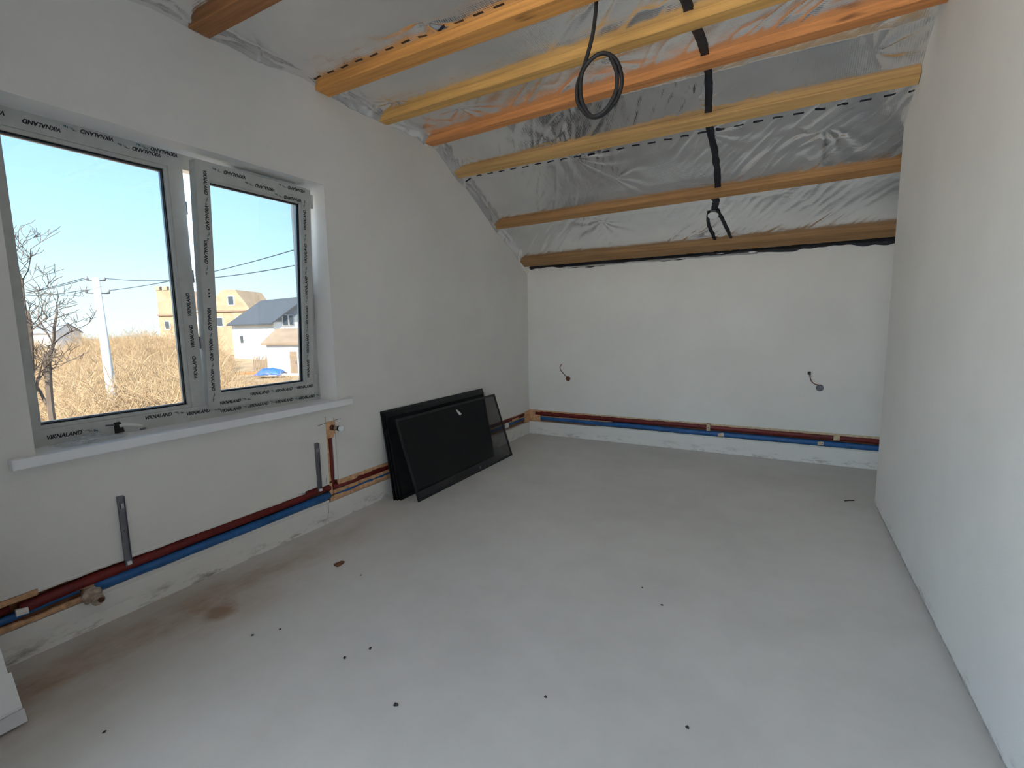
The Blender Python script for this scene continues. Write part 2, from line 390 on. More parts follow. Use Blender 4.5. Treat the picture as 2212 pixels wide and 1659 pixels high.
# unseen back wall; its wide opening is added to admit fill light
bm = bmesh.new()
us = [L - 0.36, -2.70, 0.58, PASS + 0.15]; zs = [0.0, 0.05, 2.85, 3.06]
cells(bm, us, zs, lambda x, z: not (-2.70 < x < 0.58 and 0.05 < z < 2.85), lambda x, z, d: (x, BACK - d, z), 0.0, 0.3)
wb = from_bm('wall_back', bm, 'dim_grey'); tag(wb, kind='structure')
bm = bmesh.new()
for x0, x1 in ((-2.70, -2.63), (0.51, 0.58)): box(bm, (x0, BACK - 0.2, 0.05), (x1, BACK - 0.13, 2.85), 0.004)
for z0, z1 in ((0.05, 0.10), (2.78, 2.85)): box(bm, (-2.70, BACK - 0.2, z0), (0.58, BACK - 0.13, z1), 0.004)
dr = from_bm('fill_opening_1', bm, 'pvc'); tag(dr, kind='structure')  # frame of the added back opening
bm = bmesh.new()
for y0, y1 in ((-3.70, -3.63), (-2.10, -2.04), (-0.52, -0.45)): box(bm, (L - 0.28, y0, 0.08), (L - 0.21, y1, 2.62), 0.004)
for z0, z1 in ((0.08, 0.15), (2.55, 2.62)): box(bm, (L - 0.28, -3.70, z0), (L - 0.21, -0.45, z1), 0.004)
dr = from_bm('fill_opening_2', bm, 'pvc'); tag(dr, kind='structure')  # frame of the added opening in the left wall
# ------------------------------------------------------------------ ceiling: foil membrane on battens
def vnoise(x, y, seed=0):
    xi = np.floor(x).astype(np.int64); yi = np.floor(y).astype(np.int64); xf = x - xi; yf = y - yi
    u = xf * xf * (3 - 2 * xf); v = yf * yf * (3 - 2 * yf)
    def h(a, b):
        n = (a * 374761393 + b * 668265263 + seed * 974711) & 0x7fffffff
        n = ((n ^ (n >> 13)) * 1274126177) & 0x7fffffff
        return ((n ^ (n >> 16)) & 0xffff) / 65535.0
    return (h(xi, yi) * (1 - u) + h(xi + 1, yi) * u) * (1 - v) + (h(xi, yi + 1) * (1 - u) + h(xi + 1, yi + 1) * u) * v - 0.5
# battens: (y at left wall, y at right, width, on slope?, tint; the lowest two hold painted shade)
BATTENS = [
    (1.620, 1.660, 0.115, False, (0.40, 0.185, 0.075)),
    (2.415, 2.415, 0.120, False, (0.80, 0.400, 0.115)),
    (2.985, 2.900, 0.098, False, (0.78, 0.480, 0.160)),
    (3.535, 3.345, 0.105, False, (0.76, 0.340, 0.125)),
    (3.945, 3.925, 0.090, True,  (0.60, 0.400, 0.170)),
    (4.635, 4.590, 0.090, True,  (0.44, 0.250, 0.105)),
    (5.265, 5.270, 0.125, True,  (0.36, 0.215, 0.100)),
]
DX = 0.0095
x = np.concatenate([np.arange(L - 0.012, RW + 0.05, DX), np.arange(RW + 0.05 + DX, PASS + 0.05, 0.06)]); ylist = np.concatenate([np.arange(BACK, 1.2, 0.1), np.arange(1.2, F + 0.012, DX)])
X, Y = np.meshgrid(x, ylist, indexing='ij')
Z = np.minimum(ZFLAT, ZS + SLOPE * (5.364 - Y))
k0 = 5.364 - (ZFLAT - ZS) / SLOPE
# distance to the nearest batten: the sheet is held there and is free between
dist = np.full_like(X, 9.0)
for yl, yr, bw, sl, tint in BATTENS:
    yc = yl + (yr - yl) * (X - L) / (RW - L); dist = np.minimum(dist, np.maximum(0, np.abs(Y - yc) - bw / 2))
free = np.clip(dist / 0.10, 0, 1)
bow = 0.016 * vnoise(X * 1.4, Y * 2.0, 3) + 0.006 * vnoise(X * 4.0, Y * 4.0, 5)
# long taut creases
ang = -0.80; WX, WY_ = 0.10 * vnoise(X * 1.6, Y * 1.6, 9), 0.10 * vnoise(X * 1.6, Y * 1.6, 10)
A_ = (X + WX) * np.cos(ang) + (Y + WY_) * np.sin(ang); B_ = -(X + WX) * np.sin(ang) + (Y + WY_) * np.cos(ang)
cre = vnoise(A_ * 3, B_ * 30, 11); mask = np.clip(vnoise(X * 1.7, Y * 2.2, 13) * 3.0, 0, 1)
sharp = lambda n: np.clip(1 - np.abs(n) * 5.0, 0, 1) ** 1.5
wr_ = 0.0075 * cre * mask + 0.0030 * vnoise(A_ * 9, B_ * 60, 12) * np.clip(mask + 0.15, 0, 1)
wr_ += 0.0075 * sharp(vnoise(A_ * 2.2, B_ * 11, 15)) * np.clip(vnoise(X * 1.3 + 7, Y * 1.9, 16) * 4.0, 0, 1)
wr_ += 0.0050 * sharp(vnoise((X + Y * 0.55) * 12, (Y - X * 0.3) * 2.6, 17)) * np.clip(vnoise(X * 1.1 + 3, Y * 1.5, 18) * 4.0, 0, 1)
# stars of creases where the sheet is pulled to a staple
for sxx, syy, r0, amp, kk, ph in [(-1.72, 3.86, 0.26, 0.010, 13, 0.3), (-1.62, 4.07, 0.24, 0.013, 15, 1.1), (-1.35, 4.32, 0.20, 0.007, 12, 2.0), (-0.56, 4.07, 0.24, 0.008, 14, 0.7),
                                  (-0.55, 5.17, 0.28, 0.008, 17, 0.2), (-0.55, 4.54, 0.18, 0.006, 12, 0.2), (0.40, 3.75, 0.30, 0.010, 9, 1.7), (-0.62, 3.80, 0.30, 0.008, 11, 0.9), (-2.62, 3.80, 0.22, 0.006, 11, 0.0),
                                  (-2.55, 2.85, 0.32, 0.007, 13, 0.5), (-2.2, 3.18, 0.25, 0.006, 12, 0.1), (-1.75, 2.24, 0.33, 0.012, 7, 0.5), (-1.62, 4.80, 0.3, 0.006, 12, 0.5), (0.2, 4.2, 0.4, 0.008, 10, 0.4), (-1.1, 3.15, 0.3, 0.006, 12, 0.6)]:
    dx_, dy_ = X - sxx, Y - syy; r = np.hypot(dx_, dy_) + 1e-4; th = np.arctan2(dy_, dx_)
    side = np.clip(0.5 + 1.2 * np.cos(th - (1.9 if ph < 0.6 else -1.2) - ph * 0.4), 0, 1)
    wr_ += 1.5 * amp * side * np.exp(-r / r0) * np.clip(r / 0.05, 0, 1) * np.sin(kk * th + ph + 5 * vnoise(X * 5, Y * 5, 21)) * (0.5 + vnoise(th * 3 + 40, r * 3, 22))
fade = np.clip((Y - 1.0) / 0.4, 0, 1)
Z = Z + fade * (free * bow + np.clip(dist / 0.03, 0, 1) * wr_) + 0.004
# bulge upward a little between the battens so the boards stand proud
Z += 0.008 * free
# the sheet is tucked down at the gable wall in a crumpled strip
e = np.clip(1 - (X - L) / (0.10 + 0.10 * vnoise(Y * 2.1, X * 0 + 4, 30)), 0, 1)
Z -= e ** 1.4 * (0.050 + 0.06 * (vnoise(Y * 2.6, X * 0 + 1, 31))) + np.clip(e * 2.2, 0, 1) * (0.016 * vnoise(Y * 5, (X - L) * 46, 33) + 0.008 * vnoise(Y * 14, (X - L) * 80, 34))
nx, ny = X.shape
idx = np.arange(nx * ny).reshape(nx, ny)
quads = np.stack([idx[:-1, :-1], idx[:-1, 1:], idx[1:, 1:], idx[1:, :-1]], -1).reshape(-1, 4)
me = bpy.data.meshes.new('ceiling')
me.vertices.add(nx * ny); me.vertices.foreach_set('co', np.stack([X, Y, Z], -1).reshape(-1).astype(np.float32))
me.loops.add(quads.size); me.loops.foreach_set('vertex_index', quads.reshape(-1).astype(np.int32))
me.polygons.add(len(quads)); me.polygons.foreach_set('loop_start', np.arange(0, quads.size, 4, dtype=np.int32)); me.polygons.foreach_set('loop_total', np.full(len(quads), 4, np.int32))
me.update(calc_edges=True); me.polygons.foreach_set('use_smooth', np.ones(len(quads), bool)); me.update()
ce = link('ceiling', me, 'foil'); tag(ce, kind='structure')

random.seed(4)
for bi, (yl, yr, bw, sl, tint) in enumerate(BATTENS):
    bm = bmesh.new()
    t = 0.045; n = 40; x0, x1 = L + 0.004, PASS - 0.01 if bi > 4 else RW - 0.004
    x1 = min(x1, PASS - 0.01)
    rings = []
    for i in range(n + 1):
        xx = x0 + (x1 - x0) * i / n
        yc = yl + (yr - yl) * (xx - L) / (RW - L)
        wob = 0.006 * noise.noise((xx * 1.3, bi * 7.1, 0)); hw = bw / 2 + 0.003 * noise.noise((xx * 2.0, bi * 3.3, 5))
        if sl:
            dy, dz = math.cos(math.atan(SLOPE)), -math.sin(math.atan(SLOPE)); nyv, nzv = dz, -dy
            cz = ZS + SLOPE * (5.364 - yc)
        else:
            dy, dz, nyv, nzv, cz = 1, 0, 0, -1, ZFLAT
        q = []
        c = 0.0045
        for a, b in ((-hw, -0.004), (-hw, t - c), (-hw + c, t), (hw - c, t), (hw, t - c), (hw, -0.004)):
            q.append(bm.verts.new((xx, yc + wob + a * dy + b * nyv, cz + a * dz + b * nzv)))
        rings.append(q)
    for a, b in zip(rings, rings[1:]):
        for k in range(6): bm.faces.new((a[k], a[(k + 1) % 6], b[(k + 1) % 6], b[k]))
    bm.faces.new(rings[0]); bm.faces.new(rings[-1][::-1])
    o = from_bm('batten', bm, 'wood', ce); o.color = (*tint, 1)

# black tape over the sheet joint, running down the slope behind the battens
def on_ceiling(xx, yy, off=0.012):
    i = int(np.argmin(np.abs(x - xx))); j = int(np.argmin(np.abs(ylist - yy)))
    return float(Z[i, j]) - off
def ribbon(name, path, width, mat, parent, off=0.008, jag=0.0, seed=0, thick=0.003):
    bm = bmesh.new(); pts = spline([(p[0], p[1], 0) for p in path], 14); n = len(pts); rows = []
    for i, p in enumerate(pts):
        t = (pts[min(i + 1, n - 1)] - pts[max(i - 1, 0)]).normalized(); s = Vector((-t.y, t.x, 0))
        row = []
        for k in (-1, -0.33, 0.33, 1):
            wv = width / 2 * (1 + jag * noise.noise((i * 0.35, k * 4 + seed, 1.5)))
            q = p + s * k * wv; z = on_ceiling(q.x, q.y, off)
            row.append((bm.verts.new((q.x, q.y, z)), bm.verts.new((q.x, q.y, z + thick))))
        rows.append(row)
    for a, b in zip(rows, rows[1:]):
        for k in range(3):
            bm.faces.new((a[k][0], a[k + 1][0], b[k + 1][0], b[k][0])); bm.faces.new((a[k][1], b[k][1], b[k + 1][1], a[k + 1][1]))
        for k in (0, 3): bm.faces.new((a[k][0], b[k][0], b[k][1], a[k][1]))
    return from_bm(name, bm, mat, parent, smooth=True)
for a, b, jag in ((( -0.545, 2.50), (-0.505, 2.86), 0.2), ((-0.515, 2.95), (-0.490, 3.36), 0.2), ((-0.500, 3.42), (-0.535, 3.90), 0.2), ((-0.540, 3.99), (-0.530, 4.57), 0.25), ((-0.565, 4.66), (-0.590, 4.83), 0.7)):
    mid = ((a[0] + b[0]) / 2 + 0.012, (a[1] + b[1]) / 2)
    tp = ribbon('joint_tape', [a, mid, b], 0.050, 'tape', ce, jag=jag, seed=a[1])
    tp['label'] = 'black tape over the foil joint'
for a, c_, b in (((-0.635, 4.84), (-0.655, 5.0), (-0.615, 5.20)), ((-0.565, 4.84), (-0.520, 5.0), (-0.470, 5.20))):
    ribbon('joint_tape', [a, c_, b], 0.026, 'tape', ce, jag=0.4, seed=a[0], off=0.010)
# round white cover between the two tails of the tape
bm = bmesh.new(); zc = on_ceiling(-0.60, 4.87, 0.032)
rm = Matrix.Translation((-0.60, 4.87, zc)) @ Matrix.Rotation(-math.atan(SLOPE), 4, 'X')
bmesh.ops.create_cone(bm, cap_ends=True, segments=28, radius1=0.040, radius2=0.047, depth=0.010, matrix=rm)
o = from_bm('round_cover', bm, 'white', ce); o['label'] = 'round white plastic cover'

# ragged foil hem and black strip painting the shadowed gap under the lowest batten, on top of the knee wall
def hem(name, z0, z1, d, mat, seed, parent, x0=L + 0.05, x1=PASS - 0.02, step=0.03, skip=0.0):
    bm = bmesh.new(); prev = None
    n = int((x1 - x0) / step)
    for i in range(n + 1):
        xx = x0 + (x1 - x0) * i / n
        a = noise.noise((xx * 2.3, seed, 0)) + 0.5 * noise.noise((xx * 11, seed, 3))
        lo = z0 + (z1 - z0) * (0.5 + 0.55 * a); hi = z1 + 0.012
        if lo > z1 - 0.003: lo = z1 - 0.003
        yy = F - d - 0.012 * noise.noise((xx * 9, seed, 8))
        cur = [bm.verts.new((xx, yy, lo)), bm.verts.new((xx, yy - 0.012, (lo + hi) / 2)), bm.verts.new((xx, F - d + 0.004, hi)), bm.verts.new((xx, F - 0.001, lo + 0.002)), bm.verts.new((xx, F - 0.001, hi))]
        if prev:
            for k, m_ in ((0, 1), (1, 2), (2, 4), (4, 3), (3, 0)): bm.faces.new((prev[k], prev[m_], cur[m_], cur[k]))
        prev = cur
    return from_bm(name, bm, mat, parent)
hem('gap_shade_strip', 2.016, 2.080, 0.014, 'tape', 3.3, ce)  # black strip in place of shade below the batten
hem('foil_hem', 2.030, 2.052, 0.026, 'foil', 9.1, ce, x0=-2.30, x1=-0.25)

# ------------------------------------------------------------------ window
FX = -2.97                                    # room-side face of the fixed frame
def bars(bm, y0, y1, z0, z1, w, x0, x1, bevel=0.004, wb=None, wt=None):
    wb = wb or w; wt = wt or w
    for poly in ([(y0, z0), (y1, z0), (y1 - w, z0 + wb), (y0 + w, z0 + wb)], [(y1, z0), (y1, z1), (y1 - w, z1 - wt), (y1 - w, z0 + wb)],
                 [(y1, z1), (y0, z1), (y0 + w, z1 - wt), (y1 - w, z1 - wt)], [(y0, z1), (y0, z0), (y0 + w, z0 + wb), (y0 + w, z1 - wt)]):
        prism(bm, poly, lambda a, b, d: (d, a, b), x0, x1)
wroot = empty('window_1', (L, (WY0 + WY1) / 2, WZ0)); tag(wroot, kind='structure')
def wpart(name, bm, mat, parent=None, smooth=False):
    o = from_bm(name, bm, mat, None, smooth); p = parent or wroot
    o.parent = p; o.matrix_parent_inverse = p_inv[p.name] if p.name in p_inv else Matrix.Translation(-Vector(wroot.location))
    return o
p_inv = {}
GY0, GY1, GZ0, GZ1 = 0.825, 1.487, 0.960, 2.285      # fixed pane sight size
MU0, MU1 = 1.487, 1.566                              # mullion
bm = bmesh.new()
bars(bm, WY0, WY1 + 0.002, WZ0 + 0.018, WZ1, 0.068, FX - 0.07, FX, wt=0.080, wb=0.082)
box(bm, (FX - 0.07, MU0 + 0.004, 0.955), (FX, MU1, 2.292), 0.003)
frame = wpart('window_frame', bm, 'pvc')
bm = bmesh.new(); bars(bm, GY0 - 0.004, GY1 + 0.004, GZ0 - 0.004, GZ1 + 0.006, 0.017, FX - 0.030, FX - 0.006); wpart('glazing_bead', bm, 'pvc')
bm = bmesh.new(); bars(bm, GY0 + 0.012, GY1 - 0.012, GZ0 + 0.012, GZ1 - 0.010, 0.006, FX - 0.034, FX - 0.024); wpart('gasket', bm, 'gasket')
for xx in (FX - 0.036, FX - 0.056):
    bm = bmesh.new(); box(bm, (xx - 0.004, GY0 + 0.01, GZ0 + 0.01), (xx, GY1 - 0.01, GZ1 - 0.008)); wpart('glass_pane', bm, 'glass')
bm = bmesh.new(); bars(bm, GY0 + 0.014, GY1 - 0.010, GZ0 + 0.014, GZ1 - 0.012, 0.010, FX - 0.056, FX - 0.040); wpart('glass_spacer', bm, 'spacer')

# tilted sash, hinged at its foot
SH = 1.408; SY0, SY1 = 1.575, 2.318; TILT = math.asin(0.100 / SH)
sash = empty('sash', (0, 0, 0)); sash.parent = wroot
sash.location = Vector((-2.955, SY0, 0.926)) - Vector(wroot.location); sash.rotation_euler = (0, TILT, 0)
def sbars(y0, y1, z0, z1, w, x0, x1, name, mat, **k):
    bm = bmesh.new(); bars(bm, y0, y1, z0, z1, w, x0, x1, **k); return from_bm(name, bm, mat, sash)
SW = SY1 - SY0
sbars(0, SW, 0, SH, 0.066, -0.062, 0.0, 'sash_frame', 'pvc', wb=0.082, wt=0.092)
sbars(0.060, SW - 0.060, 0.076, SH - 0.086, 0.017, -0.030, -0.005, 'glazing_bead', 'pvc')
sbars(0.074, SW - 0.074, 0.090, SH - 0.100, 0.006, -0.034, -0.024, 'gasket', 'gasket')
for xx in (-0.034, -0.052):
    boxo('glass_pane', (xx - 0.004, 0.07, 0.086), (xx, SW - 0.07, SH - 0.096), 'glass', sash)
sbars(0.076, SW - 0.076, 0.092, SH - 0.102, 0.010, -0.052, -0.038, 'glass_spacer', 'spacer')
# lock gear along the opening edge, handle rosette holes, hinge covers
for zz in (0.34, 0.72, 1.10): boxo('striker_plate', (FX - 0.012, MU1 - 0.001, 0.95 + zz), (FX - 0.001, MU1 + 0.007, 0.95 + zz + 0.07), 'steel', wroot).matrix_parent_inverse = Matrix.Translation(-Vector(wroot.location))
for zz in (0.705, 0.685, 0.665):
    bm = bmesh.new(); bmesh.ops.create_cone(bm, cap_ends=True, segments=10, radius1=0.0045, radius2=0.0045, depth=0.002, matrix=Matrix.Translation((0.0005, 0.036, zz)) @ Matrix.Rotation(math.pi / 2, 4, 'Y'))
    from_bm('handle_hole', bm, 'ink', sash)
boxo('hinge_cover', (-0.004, SW - 0.006, 0.05), (0.016, SW + 0.014, 0.14), 'pvc', sash, 0.004)
boxo('hinge_cover', (-0.004, SW - 0.004, SH - 0.12), (0.012, SW + 0.012, SH - 0.03), 'pvc', sash, 0.004)
boxo('tilt_arm', (-0.10, 0.25, SH - 0.012), (-0.03, SW - 0.02, SH - 0.006), 'steel', sash)

# printed protective film: lettering repeated along every member
cu = bpy.data.curves.new('film_text', 'FONT'); cu.body = 'VIKNALAND'; cu.size = 0.0265; cu.shear = 0.28; cu.offset = 0.0009; cu.extrude = 0.00015; cu.align_x = 'LEFT'
tmp = bpy.data.objects.new('film_text', cu); COL.objects.link(tmp)
bpy.context.view_layer.update()
tm = bpy.data.meshes.new_from_object(tmp.evaluated_get(bpy.context.evaluated_depsgraph_get())); bpy.data.objects.remove(tmp); bpy.data.curves.remove(cu)
tm.name = 'film_lettering'
xs_ = [v.co.x for v in tm.vertices]; sc_ = 0.130 / (max(xs_) - min(xs_)); x0_ = min(xs_)
for v in tm.vertices: v.co.x = (v.co.x - x0_) * sc_
tm.materials.clear(); tm.materials.append(MT['ink'])
bm = bmesh.new()   # small swoosh and block beside the lettering
tube(bm, [(0.000 + 0.020 * t, 0.013 - 0.010 * t + 0.006 * math.sin(3 * t), 0) for t in np.linspace(0, 1, 7)], 0.0012, 4)
tube(bm, [(0.010 + 0.018 * t, 0.016 - 0.012 * t * t, 0) for t in np.linspace(0, 1, 6)], 0.0010, 4)
for k in range(3): box(bm, (0.034 + 0.006 * k, 0.002, -0.0002), (0.038 + 0.006 * k, 0.012 - 0.002 * k, 0.0003))
lm = bpy.data.meshes.new('film_logo'); bm.to_mesh(lm); bm.free(); lm.materials.append(MT['teal'])
def letter(parent, y, z, ang, xoff, scale=1.0, logo=True, world=True):
    """text lies in the y-z plane facing +x, turned by ang about x"""
    base = Matrix(((0, 0, 1, 0), (1, 0, 0, 0), (0, 1, 0, 0), (0, 0, 0, 1)))
    loc = Vector((xoff, y, z)) - (Vector(wroot.location) if world else Vector((0, 0, 0)))
    for k, me_ in enumerate((tm, lm) if logo else (tm,)):
        o = bpy.data.objects.new(me_.name, me_); COL.objects.link(o); o.parent = parent
        sh = Matrix.Translation((0.142 if k else 0, 0, 0))
        o.matrix_local = Matrix.Translation(loc) @ Matrix.Rotation(ang, 4, 'X') @ base @ Matrix.Scale(scale, 4) @ sh
e_ = FX + 0.0006
for yy, zz in ((0.850, 0.905), (1.252, 0.926), (1.458, 0.912), (1.648, 0.896), (1.835, 0.899), (2.02, 0.896), (2.20, 0.896)): letter(wroot, yy, zz, 0, e_)
for yy, zz in ((1.045, 2.340), (1.250, 2.362), (1.460, 2.345), (1.545, 2.368), (0.86, 2.350)): letter(wroot, yy, zz, math.pi, e_, logo=yy > 1.1)
e_ = 0.0008
for yy, zz in ((0.065, 0.022), (0.258, 0.050), (0.435, 0.050), (0.60, 0.050)): letter(sash, yy, zz, 0, e_, world=False, logo=yy < 0.6)
for yy, zz in ((0.285, SH - 0.020), (0.475, SH - 0.050), (0.67, SH - 0.075), (0.70, SH - 0.010)): letter(sash, yy, zz, math.pi, e_, world=False)
for zz in (0.24, 0.42, 0.60, 0.98, 1.17, 1.36): letter(sash, 0.022 if zz < 1.0 else 0.040, zz, -math.pi / 2, e_, world=False)
for zz in (0.12, 0.30, 0.50, 0.70, 0.92, 1.14): letter(sash, SW - 0.020 - 0.020 * (int(zz * 10) % 2), zz, math.pi / 2, e_, world=False)
for zz in (1.12, 1.30, 1.48): letter(wroot, MU1 - 0.030, zz, math.pi / 2, FX + 0.0006, logo=False)

# sill board
bm = bmesh.new(); box(bm, (FX - 0.02, WY0 + 0.002, 0.836), (L + 0.0, WY1 - 0.002, 0.874)); box(bm, (L - 0.0005, 0.667, 0.834), (-2.742, 2.482, 0.879), 0.006)
wpart('window_sill', bm, 'sill')

# ------------------------------------------------------------------ things on the sill
h = empty('window_handle', (-2.965, 1.13, 0.874), (0, 0, 0.25))
tag(h, 'dark loose window handle with a silver lever lying on the sill', 'handle')
boxo('rosette', (-0.014, -0.016, 0.004), (0.014, 0.018, 0.062), 'blackmetal', h, 0.005).rotation_euler = (0.0, -0.25, 0.2)
bm = bmesh.new(); tube(bm, spline([(0, 0.0, 0.040), (0.004, 0.03, 0.042), (0.010, 0.08, 0.030), (0.016, 0.145, 0.012)], 5), 0.0095, 8); from_bm('lever', bm, 'white', h, True)
bm = bmesh.new(); tube(bm, [(-0.002, -0.02, 0.05), (-0.012, -0.055, 0.054)], 0.0035, 6); from_bm('spindle', bm, 'steel', h, True)
bm = bmesh.new(); tube(bm, [(0.03, 0.085, 0.006), (0.012, 0.150, 0.007)], 0.0055, 8); sc1 = from_bm('screw', bm, 'steel', h, True)
boxo('catch_plate', (-0.028, 0.05, 0.0), (-0.006, 0.105, 0.016), 'blackmetal', h, 0.003)
bm = bmesh.new(); bmesh.ops.create_grid(bm, x_segments=34, y_segments=26, size=0.5)
for v in bm.verts:
    px, py = v.co.x, v.co.y
    r = math.hypot(px, py) * 2
    z = 0.022 * max(0, 1 - r) ** 0.6 + 0.030 * abs(noise.noise((px * 5, py * 5, 1.7))) + 0.018 * abs(noise.noise((px * 13, py * 11, 4)))
    v.co = Vector((px * 0.14 + 0.010 * noise.noise((px * 4, py * 4, 9)), py * 0.30 * (1 - 0.5 * abs(px)) + 0.02 * noise.noise((px * 4, py * 4, 19)), z * max(0.05, 1 - 0.75 * r)))
bg_ = from_bm('plastic_bag', bm, 'bag', None, True); bg_.location = (-2.895, 0.985, 0.8795)
tag(bg_, 'crumpled clear plastic bag lying on the window sill under the fixed pane', 'bag')

# ------------------------------------------------------------------ heating pipes in the chases
def rag(name, poly_fn, a0, a1, lo, hi, amp_lo, amp_hi, d, mat, parent, seed, step=0.018, taper=0.06):
    """a strip of mortar with torn edges; poly_fn(a, z, d) -> xyz; d = how far it stands inside the wall face"""
    bm = bmesh.new(); prev = None; n = max(3, int((a1 - a0) / step))
    for i in range(n + 1):
        a = a0 + (a1 - a0) * i / n
        f = 1.0
        j = noise.noise((a * 9, seed, 0)) + 0.6 * noise.noise((a * 27, seed, 2)); k = noise.noise((a * 8, seed + 5, 0)) + 0.6 * noise.noise((a * 25, seed + 5, 2))
        zl, zh = lo + amp_lo * j, hi + amp_hi * k
        if zh < zl + 0.002: zh = zl + 0.002
        m_ = (zl + zh) / 2
        cur = [bm.verts.new(poly_fn(a, zl, d + 0.014)), bm.verts.new(poly_fn(a, zl, d)), bm.verts.new(poly_fn(a, m_, d - 0.003 + 0.004 * noise.noise((a * 30, seed, 4)))), bm.verts.new(poly_fn(a, zh, d)), bm.verts.new(poly_fn(a, zh, d + 0.014))]
        if prev:
            for q in range(5): bm.faces.new((prev[q], prev[(q + 1) % 5], cur[(q + 1) % 5], cur[q]))
        else: bm.faces.new(cur)
        prev = cur
    bm.faces.new(prev[::-1])
    return from_bm(name, bm, mat, parent)
def wavy(pts, n, amp, seed):
    P = spline(pts, n)
    return [p + Vector((0, 0, amp * noise.noise((p.x * 1.7 + seed, p.y * 1.7, 0)))) for p in P]
PX = L - 0.018
# along the window wall
o = tubeo('red_pipe', wavy([(PX, 0.64, 0.222), (PX, 0.80, 0.232), (PX, 1.2, 0.242), (PX, 1.8, 0.248), (PX, 2.02, 0.250), (PX, 2.12, 0.262), (PX, 2.20, 0.262), (PX, 2.27, 0.252)], 8, 0.004, 1), 0.0265, 'red')
tag(o, 'thick red insulated pipe in the wall chase under the window', 'pipe')
o = tubeo('blue_pipe', wavy([(PX + 0.004, 0.892, 0.196), (PX + 0.004, 1.4, 0.191), (PX + 0.004, 1.9, 0.193), (PX + 0.004, 2.262, 0.199)], 8, 0.004, 2), 0.0265, 'blue')
tag(o, 'thick blue insulated pipe in the wall chase under the window', 'pipe')
o = tubeo('blue_pipe', wavy([(PX - 0.004, 0.40, 0.190), (PX - 0.004, 0.56, 0.196), (PX - 0.004, 0.72, 0.205), (PX - 0.004, 0.838, 0.209)], 8, 0.004, 3), 0.017, 'blue')
tag(o, 'thin blue pipe end half buried in clay mortar beside the foam-covered stub', 'pipe')
o = tubeo('red_pipe', [(PX - 0.004, 0.38, 0.226), (PX - 0.004, 0.50, 0.232), (PX - 0.004, 0.612, 0.240)], 0.015, 'red')
tag(o, 'short thin red pipe end behind the white leaning panel', 'pipe')
o = tubeo('red_pipe', wavy([(PX + 0.001, 2.296, 0.245), (PX + 0.002, 2.299, 0.40), (PX, 2.301, 0.52), (PX - 0.002, 2.303, 0.625)], 8, 0.0, 4), 0.0165, 'red')
tag(o, 'red insulated riser pipe climbing to the capped stub', 'pipe')
o = tubeo('red_pipe', wavy([(PX, 2.30, 0.250), (PX, 2.7, 0.243), (PX, 3.2, 0.250), (PX, 4.2, 0.262), (PX, 5.30, 0.270)], 9, 0.004, 5), 0.022, 'red')
tag(o, 'red insulated pipe running behind the leaning black screens', 'pipe')
o = tubeo('blue_pipe', wavy([(PX, 2.33, 0.192), (PX, 3.2, 0.196), (PX, 4.2, 0.204), (PX, 5.30, 0.210)], 9, 0.004, 6), 0.018, 'blue')
tag(o, 'blue insulated pipe running behind the leaning black screens', 'pipe')
# along the far wall
FY = F + 0.014
o = tubeo('red_pipe', wavy([(-2.70, FY, 0.268), (-1.9, FY, 0.272), (-0.9, FY, 0.270), (0.1, FY, 0.268), (PASS - 0.05, FY, 0.266)], 10, 0.005, 7), 0.028, 'red')
tag(o, 'red insulated pipe in the chase along the far knee wall', 'pipe')
o = tubeo('blue_pipe', wavy([(-2.70, FY + 0.010, 0.212), (-2.3, FY + 0.006, 0.212), (-1.6, FY, 0.207), (-0.6, FY, 0.205), (0.3, FY, 0.203), (PASS - 0.05, FY, 0.202)], 10, 0.004, 8), 0.0275, 'blue')
tag(o, 'blue insulated pipe in the chase along the far knee wall', 'pipe')
# mortar left in the chases (parts of the walls)
rag('mortar', fnL, 0.32, 0.70, 0.262, 0.288, 0.004, 0.002, 0.004, 'clay', wl, 1)
rag('mortar', fnL, 0.32, 0.89, 0.152, 0.174, 0.001, 0.006, 0.002, 'clay', wl, 2)
rag('mortar', fnL, 0.64, 0.90, 0.212, 0.226, 0.003, 0.004, 0.003, 'clay', wl, 3)
rag('mortar', fnL, 0.85, 0.895, 0.156, 0.224, 0.004, 0.004, 0.002, 'clay', wl, 4)
rag('mortar', fnL, 2.265, 2.89, 0.152, 0.186, 0.002, 0.010, 0.001, 'clay', wl, 5)
rag('mortar', fnL, 2.30, 2.90, 0.201, 0.226, 0.009, 0.006, 0.001, 'clay', wl, 6)
rag('mortar', fnL, 2.46, 2.90, 0.264, 0.290, 0.006, 0.001, 0.002, 'clay', wl, 7)
rag('mortar', fnL, 2.34, 2.52, 0.246, 0.290, 0.016, 0.001, 0.000, 'clay', wl, 8)
rag('mortar', fnL, 4.2, 5.40, 0.285, 0.292, 0.005, 0.000, 0.002, 'clay', wl, 9)
rag('mortar', fnL, 4.2, 5.40, 0.229, 0.238, 0.003, 0.003, 0.002, 'clay', wl, 10)
rag('mortar', fnL, 4.95, 5.12, 0.236, 0.285, 0.008, 0.006, 0.001, 'clay', wl, 11)
rag('mortar', fnL, 5.27, 5.40, 0.156, 0.302, 0.004, 0.004, -0.004, 'clay', wl, 12)
fnV = lambda a, b, d: (L - d, b, a)           # vertical strips
rag('mortar', fnV, 0.30, 0.73, 2.263, 2.279, 0.001, 0.004, 0.002, 'clay', wl, 13)
rag('mortar', fnV, 0.30, 0.64, 2.316, 2.343, 0.003, 0.001, 0.001, 'wall', wl, 14)
rag('mortar', fnV, 0.615, 0.734, 2.264, 2.343, 0.001, 0.001, 0.000, 'clay', wl, 15)
